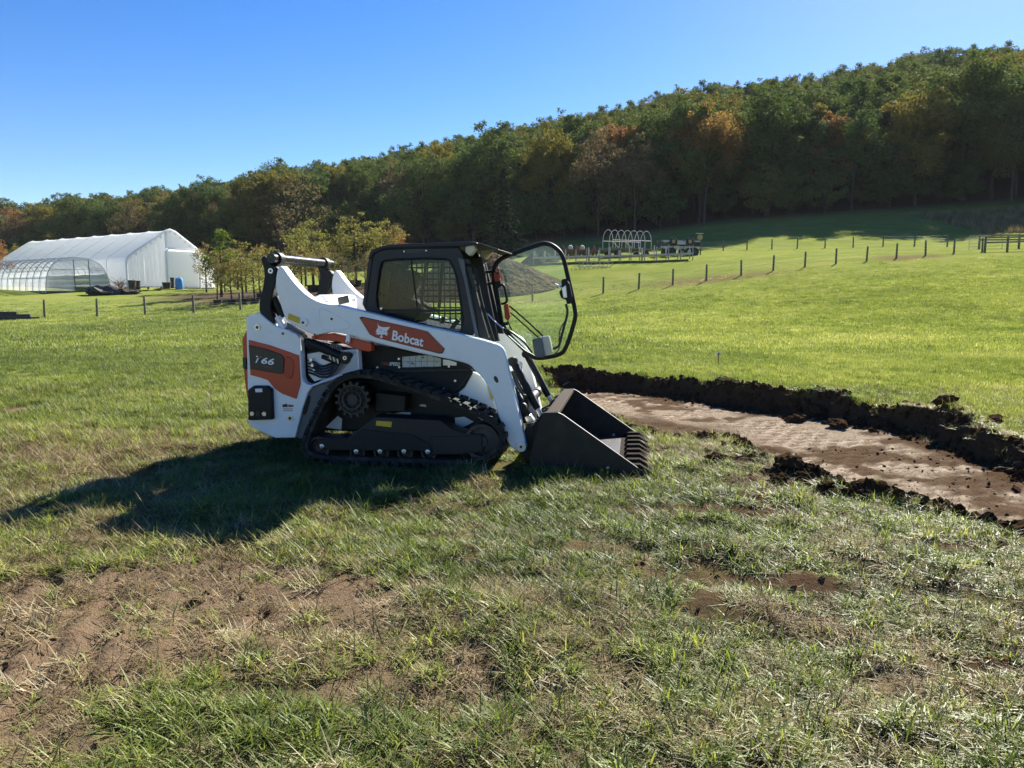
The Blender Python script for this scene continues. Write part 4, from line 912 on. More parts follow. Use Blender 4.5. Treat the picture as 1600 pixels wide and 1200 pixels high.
def profile_house(w, eave, top, n=10):       # gable outline in (u, z): straight wall, rounded shoulder, pitched roof
    h = w / 2; pts = [(-h, 0), (-h, eave * .80)] + [(-h + .06 * w * (1 - math.cos(t)), eave * .80 + eave * .28 * math.sin(t)) for t in np.linspace(.3, 1.2, 4)]
    pts += [(-.06 * w, top - .02 * w), (0, top)]
    return pts + [(-x, z) for x, z in pts[-2::-1]]
pk = at(265, 359, 75); ridge_end = at(52, 377, 91); dv = Vector((ridge_end.x - pk.x, ridge_end.y - pk.y, 0)); LEN = dv.length; dv.normalize()
zb = zt(pk.x, pk.y) - .1; TOP = pk.z - zb
gh = empty('white_greenhouse', (pk.x, pk.y, zb), math.atan2(dv.y, dv.x), 'long white fabric covered greenhouse building with a large gable door', 'greenhouse')
prof = profile_house(9.0, 2.9, TOP)
# local x runs back along the ridge, local y across; cover with shallow sag between ribs
mb = MB(); NS = 8; vs = []; fs = []; sub = 4
for i in range(NS * sub + 1):
    x = LEN * i / (NS * sub); sag = .07 * math.sin(math.pi * ((i % sub) / sub))
    for u, z in prof: vs.append((x, u * (1 - sag * .12), z - sag * (z > 2.5)))
n_ = len(prof)
for i in range(NS * sub):
    for k in range(n_ - 1): fs.append((i * n_ + k, i * n_ + k + 1, (i + 1) * n_ + k + 1, (i + 1) * n_ + k))
mb.add(vs, fs).build('fabric_cover', M['fabric'], gh)
for i in range(NS + 1):
    x = LEN * i / NS; MB().tube([(x, u * 1.004, z * 1.002) for u, z in prof], .03, 6).build('cover_rib', M['fabric'], gh, smooth=True)
# gable wall of hanging folds, panel by panel round the doorway
def folds(y0, y1, zt0, zt1, x, name, amp=.05):
    n = max(6, int((y1 - y0) / .16)); vs = []; fs = []
    for i in range(n + 1):
        y = y0 + (y1 - y0) * i / n; o = x - .02 + amp * ((i % 2) - .5) + random.uniform(-.02, .02); zz = zt0 + (zt1 - zt0) * i / n
        vs += [(o, y, 0.0), (o + random.uniform(-.02, .02), y, zz * .5), (x, y, zz)]
    for i in range(n):
        for k in range(2): fs.append((i * 3 + k, i * 3 + 3 + k, i * 3 + 4 + k, i * 3 + 1 + k))
    return MB().add(vs, fs).build(name, M['fabric'], gh)
def ztop(y): 
    ys = [a for a, _ in prof]; return float(np.interp(y, ys[1:-1], [b for _, b in prof][1:-1]))
# in local frame +y is towards the near-left corner or the far-right one: door sits right of the ridge
sgn = -1 if (Matrix.Rotation(gh.rotation_euler.z, 3, 'Z') @ Vector((0, 1, 0))).x < 0 else 1     # +1: local +y points to picture right
D0, D1, DH = -.55, 2.95, 3.9
xs = np.linspace(-4.4, 4.4, 23)
for i in range(22):
    a_, b_ = xs[i], xs[i + 1]; mid = (a_ + b_) / 2
    if D0 - .05 < mid < D1 + .05: continue
    folds(min(sgn * a_, sgn * b_), max(sgn * a_, sgn * b_), ztop(min(sgn * a_, sgn * b_)), ztop(max(sgn * a_, sgn * b_)), .02, 'gable_curtain', .045)
MB().prism([(sgn * D0, DH), (sgn * D1, DH)] + [(sgn * y, ztop(sgn * y)) for y in np.linspace(D1, D0, 7)], -.03, .0).build('gable_top', M['fabric'], gh).rotation_euler = (0, 0, math.pi / 2)
frame_pts = [(-.12, sgn * D0, 0), (-.12, sgn * D0, DH - .3), (-.12, sgn * (D0 + .3), DH), (-.12, sgn * (D1 - .3), DH), (-.12, sgn * D1, DH - .3), (-.12, sgn * D1, 0)]
MB().tube(frame_pts, .10, 8).build('door_surround', M['fabric'], gh, smooth=True)
for k in range(6):
    z0 = .1 + k * .6; MB().box((.16, sgn * (D0 + D1) / 2, z0 + .29), (.06, (D1 - D0) - .02, .61)).build('door_panel', M['fabric'], gh, .02)
MB().tube([(-.05, u * 1.01, z * 1.005) for u, z in prof], .09, 8).build('gable_roll', M['fabric'], gh, smooth=True)
for k in range(17):
    y = -4.1 + 8.2 * k / 16; z = ztop(y); MB().box((-.07, y, z - .22), (.03, .16, .25), Matrix.Rotation(random.uniform(-.4, .4), 3, 'X')).build('gathered_fold', M['fabric'], gh)
MB().prism([(-.2, -.3), (LEN, -.3), (LEN, .12), (-.2, .12)], -4.5, 4.5).build('base_board', M['wood'], gh)

# ------------------------------------------------------------------ hoop house
hc = at(124, 456, 68); hz = zt(hc.x, hc.y) - .05
hh = empty('hoop_house', (hc.x, hc.y, hz), math.atan2(dv.y, dv.x), 'low clear-plastic hoop house with bare ribs beside the white greenhouse', 'hoop house')
hw, htop = 2.78, 3.1
arc = [(-hw * math.copysign(abs(math.cos(t)) ** .75, math.cos(t)), htop * math.sin(t) ** .8) for t in np.linspace(0.0, math.pi, 19)]
for i in range(17):
    MB().tube([(i * 1.22, u, z) for u, z in arc], .038, 6).build('hoop', M['galv'], hh, smooth=True)
for k in (4, 7, 9, 11, 14): MB().cyl((0, *arc[k]), (19.5, *arc[k]), .028, 6).build('purlin', M['galv'], hh)
def film(i0, i1, k0, k1, name):
    vs = []; fs = []; kk = k1 - k0 + 1
    for i in (i0, i1): vs += [(i, arc[k][0] * .985, arc[k][1] * .985) for k in range(k0, k1 + 1)]
    for k in range(kk - 1): fs.append((k, k + 1, kk + k + 1, kk + k))
    return MB().add(vs, fs).build(name, M['poly'], hh)
film(0, 19.5, 0, 3, 'side_film'); film(0, 19.5, 15, 18, 'side_film')
s2 = sgn
doorw = (-.35, .95)
left = [(u, z) for u, z in arc if u * s2 <= doorw[0]]; 
for lo_, hi_, nm in ((-9, doorw[0], 'end_film'), (doorw[1], 9, 'end_film')):
    ys = np.linspace(max(lo_, -hw + .01), min(hi_, hw - .01), 12); au = np.array(arc)
    tp = [(float(y * s2), float(np.interp(y, au[:, 0], au[:, 1]))) for y in ys]
    poly = tp + [(tp[-1][0], .02), (tp[0][0], .02)]
    vs = [(.0, y, z) for y, z in poly]; MB().add(vs, [tuple(range(len(vs)))]).build(nm, M['poly'], hh)
    for zz in (1.15, 2.0):
        yy = [y for y, z in tp if z > zz]
        if len(yy) > 1: MB().cyl((-.03, min(yy), zz), (-.03, max(yy), zz), .022, 6).build('end_rail', M['galv'], hh)
ys = np.linspace(doorw[0], doorw[1], 8); tp = [(float(y * s2), float(np.interp(y, np.array(arc)[:, 0], np.array(arc)[:, 1]))) for y in ys]
vs = [(0, y, z) for y, z in tp] + [(0, tp[-1][0], 2.15), (0, tp[0][0], 2.15)]; MB().add(vs, [tuple(range(len(vs)))]).build('end_film', M['poly'], hh)
for y in doorw: MB().cyl((-.03, s2 * y, 0), (-.03, s2 * y, 2.9), .04, 6).build('door_stud', M['wood'], hh)
MB().box((9.7, 0, .12), (19.4, 5.6, .06)).build('ground_cloth', M['bag'], hh)

# things in front of the greenhouses
def lump(name, me_list, loc, sc, rz, mat, label, cat, group=None):
    me = me_list[int(abs(loc[0]) * 7) % len(me_list)].copy(); me.materials.clear(); me.materials.append(mat)
    o = bpy.data.objects.new(name, me); COL.objects.link(o); o.location = loc; o.scale = sc; o.rotation_euler = (0, 0, rz); return tag(o, label, cat, group)
q = on_ground(160, 456, 66); lump('covered_heap', cm, q + Vector((0, 0, .25)), (1.1, .6, .7), .3, M['bag'], 'black sheeting heap at the hoop house corner', 'heap')
q = on_ground(197, 456, 67); lump('covered_heap', cm, q + Vector((0, 0, .12)), (1.3, .6, .4), .1, M['bag'], 'low black sheeting heap below the brush pile', 'heap')
M['twig'] = paint('twigs', (.20, .14, .075), .9, dirt=.5)
q = on_ground(187, 452, 68); mb = MB()
for i in range(170):
    a_ = random.uniform(0, 6.28); rr = random.random(); b0 = Vector((math.cos(a_) * 1.5 * rr, math.sin(a_) * .8 * rr, random.uniform(0, 1.1 * (1 - rr)))); d_ = Vector((random.gauss(0, .6), random.gauss(0, .4), random.gauss(.15, .35)))
    mb.tube([b0, b0 + d_], .03, 4, r2=.006)
tag(mb.build('brush_pile', M['twig'], loc=q), 'tangled brown brush pile at the corner of the white greenhouse', 'brush pile')
q = on_ground(280.5, 455, 73); bb = empty('blue_tank', q, 0, 'upright light blue plastic tank in front of the greenhouse door', 'tank')
MB().lathe((0, 0, 0), [(0, 0), (.33, 0), (.36, .05), (.36, .85), (.30, 1.02), (.12, 1.08), (0, 1.08)], 20, 'z').build('tank_body', M['blue'], bb, smooth=True)
MB().lathe((0, 0, 1.06), [(0, 0), (.11, 0), (.11, .07), (0, .07)], 14, 'z').build('tank_lid', M['blue'], bb, smooth=True)
def bin_(px, py, D, w, h, label):
    q = on_ground(px, py, D); e = empty('black_bin', q, .3, label, 'bin')
    MB().lathe((0, 0, 0), [(0, 0), (w * .42, 0), (w * .5, h), (w * .46, h), (w * .4, .05), (0, .05)], 16, 'z').build('bin_body', M['bag'], e, smooth=True)
    MB().lathe((0, 0, h), [(w * .46, -.03), (w * .54, -.03), (w * .54, .02), (w * .46, .02)], 16, 'z').build('bin_rim', M['bag'], e, smooth=True)
bin_(261, 455, 73, .8, .55, 'low wide black tub left of the blue tank'); bin_(270, 455, 74, .38, 1.0, 'tall narrow black bin next to the blue tank')
bin_(207, 452, 70, .7, .9, 'big black tub by the brush pile'); bin_(214, 452, 70.5, .7, .8, 'black tub on the pallet side of the brush pile')
q = on_ground(232, 456, 71); pal = empty('timber_pallet', q, .5, 'pale timber pallet lying before the gable curtain', 'pallet')
for k in range(6): MB().box((0, -.5 + .2 * k, .26), (2.6, .14, .03)).build('deck_board', M['wood'], pal)
for k in (-1, 0, 1): MB().box((k * 1.1, 0, .12), (.1, 1.2, .24)).build('bearer', M['wood'], pal)
q = on_ground(25, 497, 49); tm = empty('timber_stack', q, .06, 'dark stack of landscape timbers lying on the lawn by the fence', 'timber stack')
for k, (a_, b_, z_) in enumerate(((-2.2, 1.5, .09), (-2.2, .9, .27), (-1.9, .1, .43), (-2.0, 1.3, .09))): MB().box(((a_ + b_) / 2, .22 if k == 3 else 0, z_), (b_ - a_, .19, .17)).build('timber', M['bag'], tm, .01)

# ------------------------------------------------------------------ fences
def post_mesh(r, h, seed):
    random.seed(seed); mb = MB().lathe((0, 0, -.3), [(0, 0), (r * 1.05, 0), (r, h * .5 + .3), (r * .93, h + .27), (r * .8, h + .3), (0, h + .31)], 10, 'z'); o = mb.build('post', M['post'], smooth=True); me = o.data; bpy.data.objects.remove(o); return me
pm = [post_mesh(.075, 1.2, s) for s in range(2)]
def fence(name, pts, label, wires=(.3, .55, .8, 1.05), hgt=1.0):
    q0 = on_ground(*pts[0]); e = empty(name, q0, 0, label, 'fence'); tops = []
    for i, p_ in enumerate(pts):
        q = on_ground(*p_); o = bpy.data.objects.new('post', pm[i % 2]); COL.objects.link(o); o.parent = e; o.location = q - q0; o.scale = (1, 1, hgt * random.uniform(.97, 1.03)); o.rotation_euler = (random.gauss(0, .015), random.gauss(0, .015), random.random() * 6)
        tops.append(q - q0)
    for w in wires: MB().tube([t + Vector((0, -.08, w)) for t in tops], .007, 4).build('wire', M['galv'], e)
    return e
fence('wire_fence', FENCE_L, 'wooden post and wire fence in front of the greenhouses')
fence('wire_fence', FENCE_R, 'wooden post and wire fence climbing the slope, nearer of the two rows')
fence('wire_fence', FENCE_B, 'wooden post and wire fence behind the climbing row, below the wood', hgt=.98)
q0 = on_ground(1535, 390, 65); e = empty('rail_gate', q0, 0, 'grey wooden rail fence section and wire gate at the end of the fence', 'gate')
gp = [(1530, 384, 70), (1539, 390, 65), (1574, 387, 65), (1592, 384, 69), (1650, 381, 67)]
gl = [on_ground(*k_) - q0 for k_ in gp]
for k_ in gl:
    o = bpy.data.objects.new('post', pm[0]); COL.objects.link(o); o.parent = e; o.location = k_; o.scale = (1.2, 1.2, 1.05)
for a_, b_ in ((0, 3), (1, 2), (2, 4), (3, 4)):
    for hh_ in (1.15, .75): MB().box((gl[a_] + gl[b_]) / 2 + Vector((0, -.09, hh_)), ((gl[b_] - gl[a_]).length, .05, .13), (gl[b_] - gl[a_]).to_track_quat('X', 'Z').to_matrix()).build('rail', M['wood'], e)
g0 = on_ground(1514, 384, 69) - q0; g1 = on_ground(1566, 384, 70) - q0
for hh_ in (.2, .45, .7, .95, 1.15): MB().cyl(g0 + Vector((0, 0, hh_)), g1 + Vector((0, 0, hh_)), .022, 6).build('gate_bar', M['galv'], e)
for t in (0, .5, 1): k_ = g0.lerp(g1, t); MB().cyl(k_ + Vector((0, 0, .0)), k_ + Vector((0, 0, 1.15)), .025, 6).build('gate_bar', M['galv'], e)

# marker stake and string line
q = gnd(1122, 571); q.z = zt(q.x, q.y); st = empty('marker_stake', q, 0, 'short rusty survey stake with a white ribbon standing in the lawn', 'stake')
MB().lathe((0, 0, -.1), [(0, 0), (.011, 0), (.011, .33), (.03, .36), (.03, .40), (0, .405)], 10, 'z').build('stake_pin', M['rust'], st, smooth=True)
MB().prism([(-.05, .25), (.02, .27), (.07, .30), (.06, .315), (-.04, .31), (-.075, .28)], -.02, -.012).build('ribbon', M['decal_w'], st)
pts = []
for px, py in ((1121, 567), (1085, 569), (1050, 571.5), (990, 576), (930, 583), (880, 590)):
    q = gnd(px, py); pts.append((q.x, q.y, zt(q.x, q.y) + .10))
tag(MB().tube(pts, .004, 4).build('string_line', M['pale']), 'thin pale string line running across the grass from the stake', 'string')

# ------------------------------------------------------------------ chip mound
m, nt, out = new_mat('wood_chips'); p = nt.nodes.new('ShaderNodeBsdfPrincipled'); co = geo_pos(nt)
lk(nt, ramp(nt, noise(nt, 2.2, 6, .8, co), [(.32, (.035, .024, .015)), (.5, (.12, .082, .052)), (.7, (.26, .20, .14))]), p.inputs['Base Color']); p.inputs['Roughness'].default_value = 1; p.inputs['Specular IOR Level'].default_value = 0
b = nt.nodes.new('ShaderNodeBump'); b.inputs['Strength'].default_value = 1; b.inputs['Distance'].default_value = .12; lk(nt, noise(nt, 9, 5, .7, co), b.inputs['Height']); lk(nt, b.outputs[0], p.inputs['Normal']); lk(nt, p.outputs[0], out.inputs[0]); M['chips'] = m
def mound(name, c, rx, ry, h, rz, label, mat, seed, cat='mound'):
    n = 130; vs = []; fs = []; g = np.linspace(-1.05, 1.05, n); X, Y = np.meshgrid(g, g); rr = np.hypot(X, Y)
    H = np.clip(1 - rr + .16 * (fbm(X + 5, Y + 5, 2.2, 4, seed) - .5), 0, 1) ** 1.05 * h + (.12 * h) * (fbm(X + 5, Y + 5, 9, 5, seed + 5, .7) - .5) * (rr < 1) - .25 * (rr > .97)
    cz, sz = math.cos(rz), math.sin(rz); wx_ = c.x + X * rx * cz - Y * ry * sz; wy_ = c.y + X * rx * sz + Y * ry * cz; wz_ = surface(wx_, wy_)[0].reshape(n, n)
    for j in range(n):
        for i in range(n): vs.append((wx_[j, i] - c.x, wy_[j, i] - c.y, wz_[j, i] + H[j, i] - c.z))
    for j in range(n - 1):
        for i in range(n - 1): fs.append((j * n + i, j * n + i + 1, (j + 1) * n + i + 1, (j + 1) * n + i))
    o = MB().add(vs, fs).build(name, mat, loc=c, smooth=False); return tag(o, label, cat)
mound('chip_mound', on_ground(742, 470, 63), 7.6, 5.0, 3.6, 0, 'large brown heap of wood chips behind the open cab door', M['chips'], 301)
mound('mulch_heap', on_ground(832, 409, 75), 1.4, 1.2, 1.0, 0, 'small dark mulch heap at the end of the plank benches, left of its twin', M['chips'], 302)
mound('mulch_heap', on_ground(851, 409, 76), 1.5, 1.2, 1.1, 0, 'small dark mulch heap beside the plank benches, right of its twin', M['chips'], 303)

# ------------------------------------------------------------------ plank benches
def bench(p0, p1, label):
    a_, b_ = on_ground(*p0), on_ground(*p1); d_ = b_ - a_; L = d_.length; e = empty('plank_bench', a_, math.atan2(d_.y, d_.x), label, 'bench', 'nursery plank benches on the slope')
    sl = math.atan2(d_.z, math.hypot(d_.x, d_.y)); rot = Matrix.Rotation(-sl, 3, 'Y')
    for k in range(5): MB().box(rot @ Vector((L / 2, .2 + .34 * k, .66)), (L, .30, .05), rot).build('deck_plank', M['pale'], e)
    n = int(L / .95)
    for i in range(n + 1):
        for y in (.0, 1.75):
            x = .1 + (L - .2) * i / n; h_ = random.uniform(1.2, 1.6); c_ = rot @ Vector((x, y, 0)); MB().box(c_ + Vector((0, 0, h_ / 2 - .1)), (.085, .06, h_ + .2)).build('leg', M['stake'], e)
    for y in (.06, 1.69): MB().box(rot @ Vector((L / 2, y, .59)), (L, .04, .12), rot).build('side_rail', M['pale'], e)
bench((832, 415, 73), (918, 413, 72.5), 'grey plank bench with upright stakes beside the dark mulch heaps')
bench((919, 413, 72.3), (1004, 410, 72), 'grey plank bench with upright stakes, middle one of the row')
bench((1005, 410, 71.8), (1084, 406.5, 71.5), 'grey plank bench with upright stakes nearest the wheeled running gear')

def wheel_at(parent, c, r, w, rim, name='wheel'):
    t_ = MB().lathe(c, [(r * .55, -w / 2), (r * .9, -w / 2), (r, -w / 3), (r, w / 3), (r * .9, w / 2), (r * .55, w / 2), (r * .55, -w / 2)], 18, 'y').build(name, M['tyre'], parent, smooth=True)
    MB().lathe(c, [(0, -w * .25), (r * .3, -w * .3), (r * .56, -w * .15), (r * .56, w * .15), (r * .3, w * .3), (0, w * .25)], 16, 'y').build('rim', rim, t_, smooth=True)
# hooped wagon
q = on_ground(948, 405, 80); wg = empty('hooped_wagon', q, R(24), 'flat farm wagon carrying a row of bare metal hoops', 'wagon')
MB().box((2.5, 0, .95), (5.4, 2.1, .12)).build('wagon_bed', M['wood'], wg)
for x in (.3, 1.7, 3.2, 4.7): MB().box((x, 0, .83), (.12, 2.1, .12)).build('cross_beam', M['wood'], wg)
for x in (.7, 4.2):
    for y in (-.95, .95): wheel_at(wg, (x, y, .38), .38, .2, M['rust'])
for i in range(7):
    x = .1 + .78 * i; MB().tube([(x, -1.0, 1.0), (x, -1.02, 1.7)] + [(x, -1.0 * math.cos(t), 1.75 + 1.15 * math.sin(t)) for t in np.linspace(.15, math.pi - .15, 11)] + [(x, 1.02, 1.7), (x, 1.0, 1.0)], .033, 6).build('hoop', M['pale'], wg, smooth=True)
for y, z in ((-1.0, 1.8), (1.0, 1.8)): MB().cyl((.1, y, z), (4.8, y, z), .022, 6).build('hoop_rail', M['galv'], wg)
for x in (.1, 1.66): MB().cyl((x, -1.0, 1.6), (x + .7, -1.05, 1.0), .03, 6).build('brace', M['pale'], wg)
# rusty implement
q = on_ground(872, 408, 82); im = empty('farm_implement', q, R(8), 'rusty red tillage implement with two white tanks behind the benches', 'farm implement')
for y in (0, .9, 1.8): MB().box((2.1, y, 1.0), (4.4, .14, .16)).build('frame_beam', M['rust'], im)
for x in (.1, 1.1, 2.1, 3.1, 4.1): MB().box((x, .9, 1.1), (.12, 1.9, .12)).build('frame_beam', M['rust'], im)
for x in np.arange(.2, 4.2, .36): MB().lathe((x, -.05, .45), [(0, -.02), (.40, -.01), (.40, .01), (0, .02)], 14, 'x').build('disc_blade', M['dsteel'], im)
for x in np.arange(.3, 4.2, .45): MB().tube([(x, .9, 1.0), (x + .1, 1.3, .7), (x + .05, 1.2, .15)], .05, 5).build('tine', M['rust'], im)
for x in (1.45, 2.75): MB().lathe((x, .6, 1.15), [(0, 0), (.26, 0), (.28, .2), (.19, .38), (.06, .44), (0, .44)], 16, 'z').build('tank', M['pale'], im, smooth=True)
for x in (.5, 3.5): wheel_at(im, (x, 1.9, .4), .4, .22, M['rust'])
for x in (.4, 1.9, 2.3, 3.8): MB().tube([(x, .2, 1.1), (x + .2, .5, 1.6), (x + .5, .8, 1.15)], .05, 6).build('hose_arch', M['rust'], im)
# stacked running gear
q = on_ground(1030, 402, 79); rg = empty('running_gear', q, R(12), 'grey wagon running gear stacked with tan spare wheels and an upright hitch', 'running gear')
for y in (-.6, .6): MB().box((2.1, y, .95), (4.4, .1, .16)).build('frame_rail', M['pale'], rg); MB().box((2.1, y, 1.55), (4.2, .09, .12)).build('frame_rail', M['pale'], rg)
for x in (.1, 1.2, 2.4, 3.6, 4.2): MB().box((x, 0, 1.25), (.1, 1.3, .7)).build('bolster', M['dsteel'], rg)
for x in (1.0, 2.9, 3.5):
    for y in (-.85, .85): wheel_at(rg, (x, y, .45), .45, .24, M['pale'] if x == 2.9 else M['dsteel'])
for x in (1.2, 3.0): wheel_at(rg, (x, -.75, 1.5), .40, .22, M['tan'])
MB().box((2.1, -.66, 1.35), (.9, .04, .28)).build('side_panel', M['pale'], rg)
MB().tube([(4.2, 0, 1.2), (4.4, 0, 2.35)], .07, 6).build('hitch_mast', M['dsteel'], rg); MB().box((4.4, 0, 2.4), (.8, .1, .08)).build('mast_bar', M['pale'], rg); MB().lathe((4.4, -.1, 2.0), [(0, -.1), (.28, -.08), (.28, .08), (0, .1)], 14, 'y').build('mast_reel', M['tan'], rg)
for x in (.1, 4.25): MB().box((x, -.6, .55), (.09, .09, 1.1)).build('stand_leg', M['dsteel'], rg)
# low white rack
q = on_ground(903, 420, 69); rk = empty('pipe_rack', q, R(4), 'low white pipe frame lying in front of the plank benches', 'rack')
for y in (0, 1.1):
    for z in (.12, .62): MB().cyl((0, y, z), (3.0, y, z), .035, 6).build('pipe', M['pale'], rk)
for x in np.linspace(0, 3.0, 9):
    MB().cyl((x, 0, .12), (x + .18, 0, .62), .025, 6).build('pipe', M['pale'], rk); MB().cyl((x, 0, .62), (x, 1.1, .62), .025, 6).build('pipe', M['pale'], rk)
for x in (.2, 1.5, 2.8): MB().cyl((x, 0, 0), (x, 0, .12), .03, 6).build('pipe', M['dsteel'], rk)
# ------------------------------------------------------------------ trees
GREEN = [(0, (.044, .075, .028)), (.35, (.068, .108, .036)), (.65, (.102, .134, .042)), (.85, (.145, .150, .050)), (1, (.18, .14, .055))]
M['leaf_green'] = leaf_mat('leaves_green', GREEN, .8, .32, spec=.05)
M['leaf_olive'] = leaf_mat('leaves_olive', [(0, (.10, .105, .030)), (.5, (.165, .15, .040)), (1, (.22, .165, .055))], .8, .35, spec=.06)
M['leaf_rust'] = leaf_mat('leaves_rust', [(0, (.16, .090, .040)), (.5, (.26, .135, .058)), (1, (.31, .17, .075))], .8, .35, spec=.06)
M['leaf_dull'] = leaf_mat('leaves_sparse_brown', [(0, (.11, .088, .052)), (.5, (.155, .125, .070)), (1, (.19, .14, .085))], .8, .3, spec=.06)
M['leaf_spruce'] = leaf_mat('needles', [(0, (.014, .028, .016)), (1, (.030, .048, .024))], .8, .15, spec=.06)
M['leaf_yellow'] = leaf_mat('leaves_yellow_green', [(0, (.13, .145, .045)), (.5, (.20, .195, .065)), (1, (.27, .22, .09))], .8, .45, spec=.06)
M['leaf_amber'] = leaf_mat('leaves_amber', [(0, (.17, .105, .04)), (.5, (.25, .16, .06)), (1, (.31, .22, .085))], .8, .45, spec=.06)
M['leaf_fresh'] = leaf_mat('leaves_fresh_green', [(0, (.06, .11, .02)), (1, (.12, .17, .035))], .8, .45, spec=.06)
M['leaf_sapling'] = leaf_mat('leaves_tan_yellow', [(0, (.15, .12, .05)), (.5, (.22, .185, .075)), (1, (.29, .235, .11))], .8, .45, spec=.06)
M['leaf_red'] = leaf_mat('leaves_red', [(0, (.16, .045, .02)), (1, (.26, .08, .035))], .8, .4, spec=.06)

def leaf_cloud(centers, radii, n, size, seed, mat, name='crown', squash=.8):
    r_ = np.random.default_rng(seed); C = np.asarray(centers); Rr = np.asarray(radii); pr = Rr ** 2 / (Rr ** 2).sum()
    k = r_.choice(len(C), n, p=pr); d = r_.standard_normal((n, 3)); d /= np.linalg.norm(d, axis=1)[:, None]
    rad = Rr[k] * r_.random(n) ** .45; P = C[k] + d * rad[:, None] * np.array([1, 1, squash])
    nrm = d * .7 + r_.standard_normal((n, 3)) * .8 + np.array([0, 0, .35]); nrm /= np.linalg.norm(nrm, axis=1)[:, None]
    t = np.cross(nrm, r_.standard_normal((n, 3))); t /= np.linalg.norm(t, axis=1)[:, None]; b = np.cross(nrm, t)
    s = size * (.55 + .9 * r_.random(n))[:, None]; t *= s; b *= s * .6
    V = np.stack([P - t, P - b * .9 + nrm * s * .1, P + t, P + b * .9 - nrm * s * .1], 1).reshape(-1, 3)
    Fc = np.arange(4 * n).reshape(n, 4); me = bpy.data.meshes.new(name); me.vertices.add(4 * n); me.vertices.foreach_set('co', V.astype(np.float32).ravel())
    me.loops.add(4 * n); me.loops.foreach_set('vertex_index', Fc.ravel()); me.polygons.add(n); me.polygons.foreach_set('loop_start', np.arange(0, 4 * n, 4)); me.polygons.foreach_set('loop_total', np.full(n, 4)); me.update(); me.materials.append(mat); return me
def limbs(h, r, crown0, reach, seed, nb=9, sub=3, mat=None, name='trunk', twist=.25):
    rr = random.Random(seed); mb = MB(); pts = []; x = y = 0.0; N = 7
    for i in range(N + 1): pts.append(Vector((x, y, h * i / N - .3 * (i == 0)))); x += rr.gauss(0, twist * h * .02); y += rr.gauss(0, twist * h * .02)
    mb.tube(pts, r, 7, r2=r * .18); tips = []
    for i in range(nb):
        f = crown0 + (1 - crown0) * (i + rr.random() * .6) / nb; f = min(f, .97); k = f * N; j = int(k); b0 = pts[j].lerp(pts[min(j + 1, N)], k - j)
        a = i * 2.4 + rr.random(); L = reach * (1.15 - .7 * (f - crown0) / (1 - crown0)) * (.7 + .5 * rr.random()); up = .45 + .5 * f
        d = Vector((math.cos(a), math.sin(a), up)).normalized(); b1 = b0 + d * L * .5; b2 = b0 + d * L + Vector((0, 0, .12 * L)); rb = r * .42 * (1.1 - f * .6)
        mb.tube([b0, b1, b2], rb, 5, r2=rb * .22); tips += [(b2, L), (b1, L * .8)]
        for s in range(sub):
            d2 = (d + Vector((rr.gauss(0, .6), rr.gauss(0, .6), rr.gauss(.2, .4)))).normalized(); c0 = b0.lerp(b2, .35 + .5 * rr.random()); c1 = c0 + d2 * L * .45
            mb.tube([c0, c1], rb * .45, 4, r2=rb * .08); tips.append((c1, L * .6))
    tips.append((pts[-1], reach * .6))
    o = mb.build(name, mat or M['bark'], smooth=True); me = o.data; bpy.data.objects.remove(o); return me, tips
def decid(h, reach, seed, mat, n=4200, size=.36, crown0=.38, cl=1.0, nb=10, sub=3, sq=.75, shell=22):
    tm_, tips = limbs(h * .93, h * .012 + .03, crown0, reach, seed, nb, sub)
    rr = random.Random(seed + 1); C = [tuple(p + Vector((rr.gauss(0, .25), rr.gauss(0, .25), rr.gauss(0, .2))) * L * .4) for p, L in tips]; Rd = [max(.09 * reach, L * .36 * cl * rr.uniform(.7, 1.25)) for p, L in tips]
    cz = h * (crown0 * .75 + 1) / 2; rz_ = h * (1 - crown0 * .75) / 2
    for i in range(shell):
        d = Vector((rr.gauss(0, 1), rr.gauss(0, 1), rr.gauss(.25, .9))).normalized(); k = rr.uniform(.55, .92)
        C.append((d.x * reach * 1.05 * k, d.y * reach * 1.05 * k, cz + d.z * rz_ * k)); Rd.append(reach * rr.uniform(.26, .46))
    return tm_, leaf_cloud(C, Rd, n, size, seed, mat, squash=sq)
def spruce(h, r0, seed):
    tm_, _ = limbs(h, .2, .9, .3, seed, 2, 0); C = []; Rd = []; rr = random.Random(seed)
    for i in range(64):
        f = (i + .5) / 64; z = h * (.06 + .93 * f); rad = r0 * (1 - f) ** .85 * rr.uniform(.75, 1.15); a = i * 2.4
        for t in (.35, .75, 1.0): C.append((math.cos(a) * rad * t, math.sin(a) * rad * t, z - rad * t * .28)); Rd.append(.25 + .28 * (1 - f) * (1.2 - t * .4))
    return tm_, leaf_cloud(C, Rd, 9000, .15, seed, M['leaf_spruce'], squash=.55)
def plant(name, protos, loc, s, rz, label, cat, group=None, extra=None):
    tm_, cr = protos; e = empty(name, loc, rz, label, cat, group); e.scale = (s * random.uniform(.82, 1.25), s * random.uniform(.82, 1.25), s * random.uniform(.93, 1.05))
    for nm, me in (('trunk', tm_), ('crown', cr)):
        if me is None: continue
        o = bpy.data.objects.new(nm, me); COL.objects.link(o); o.parent = e
    return e
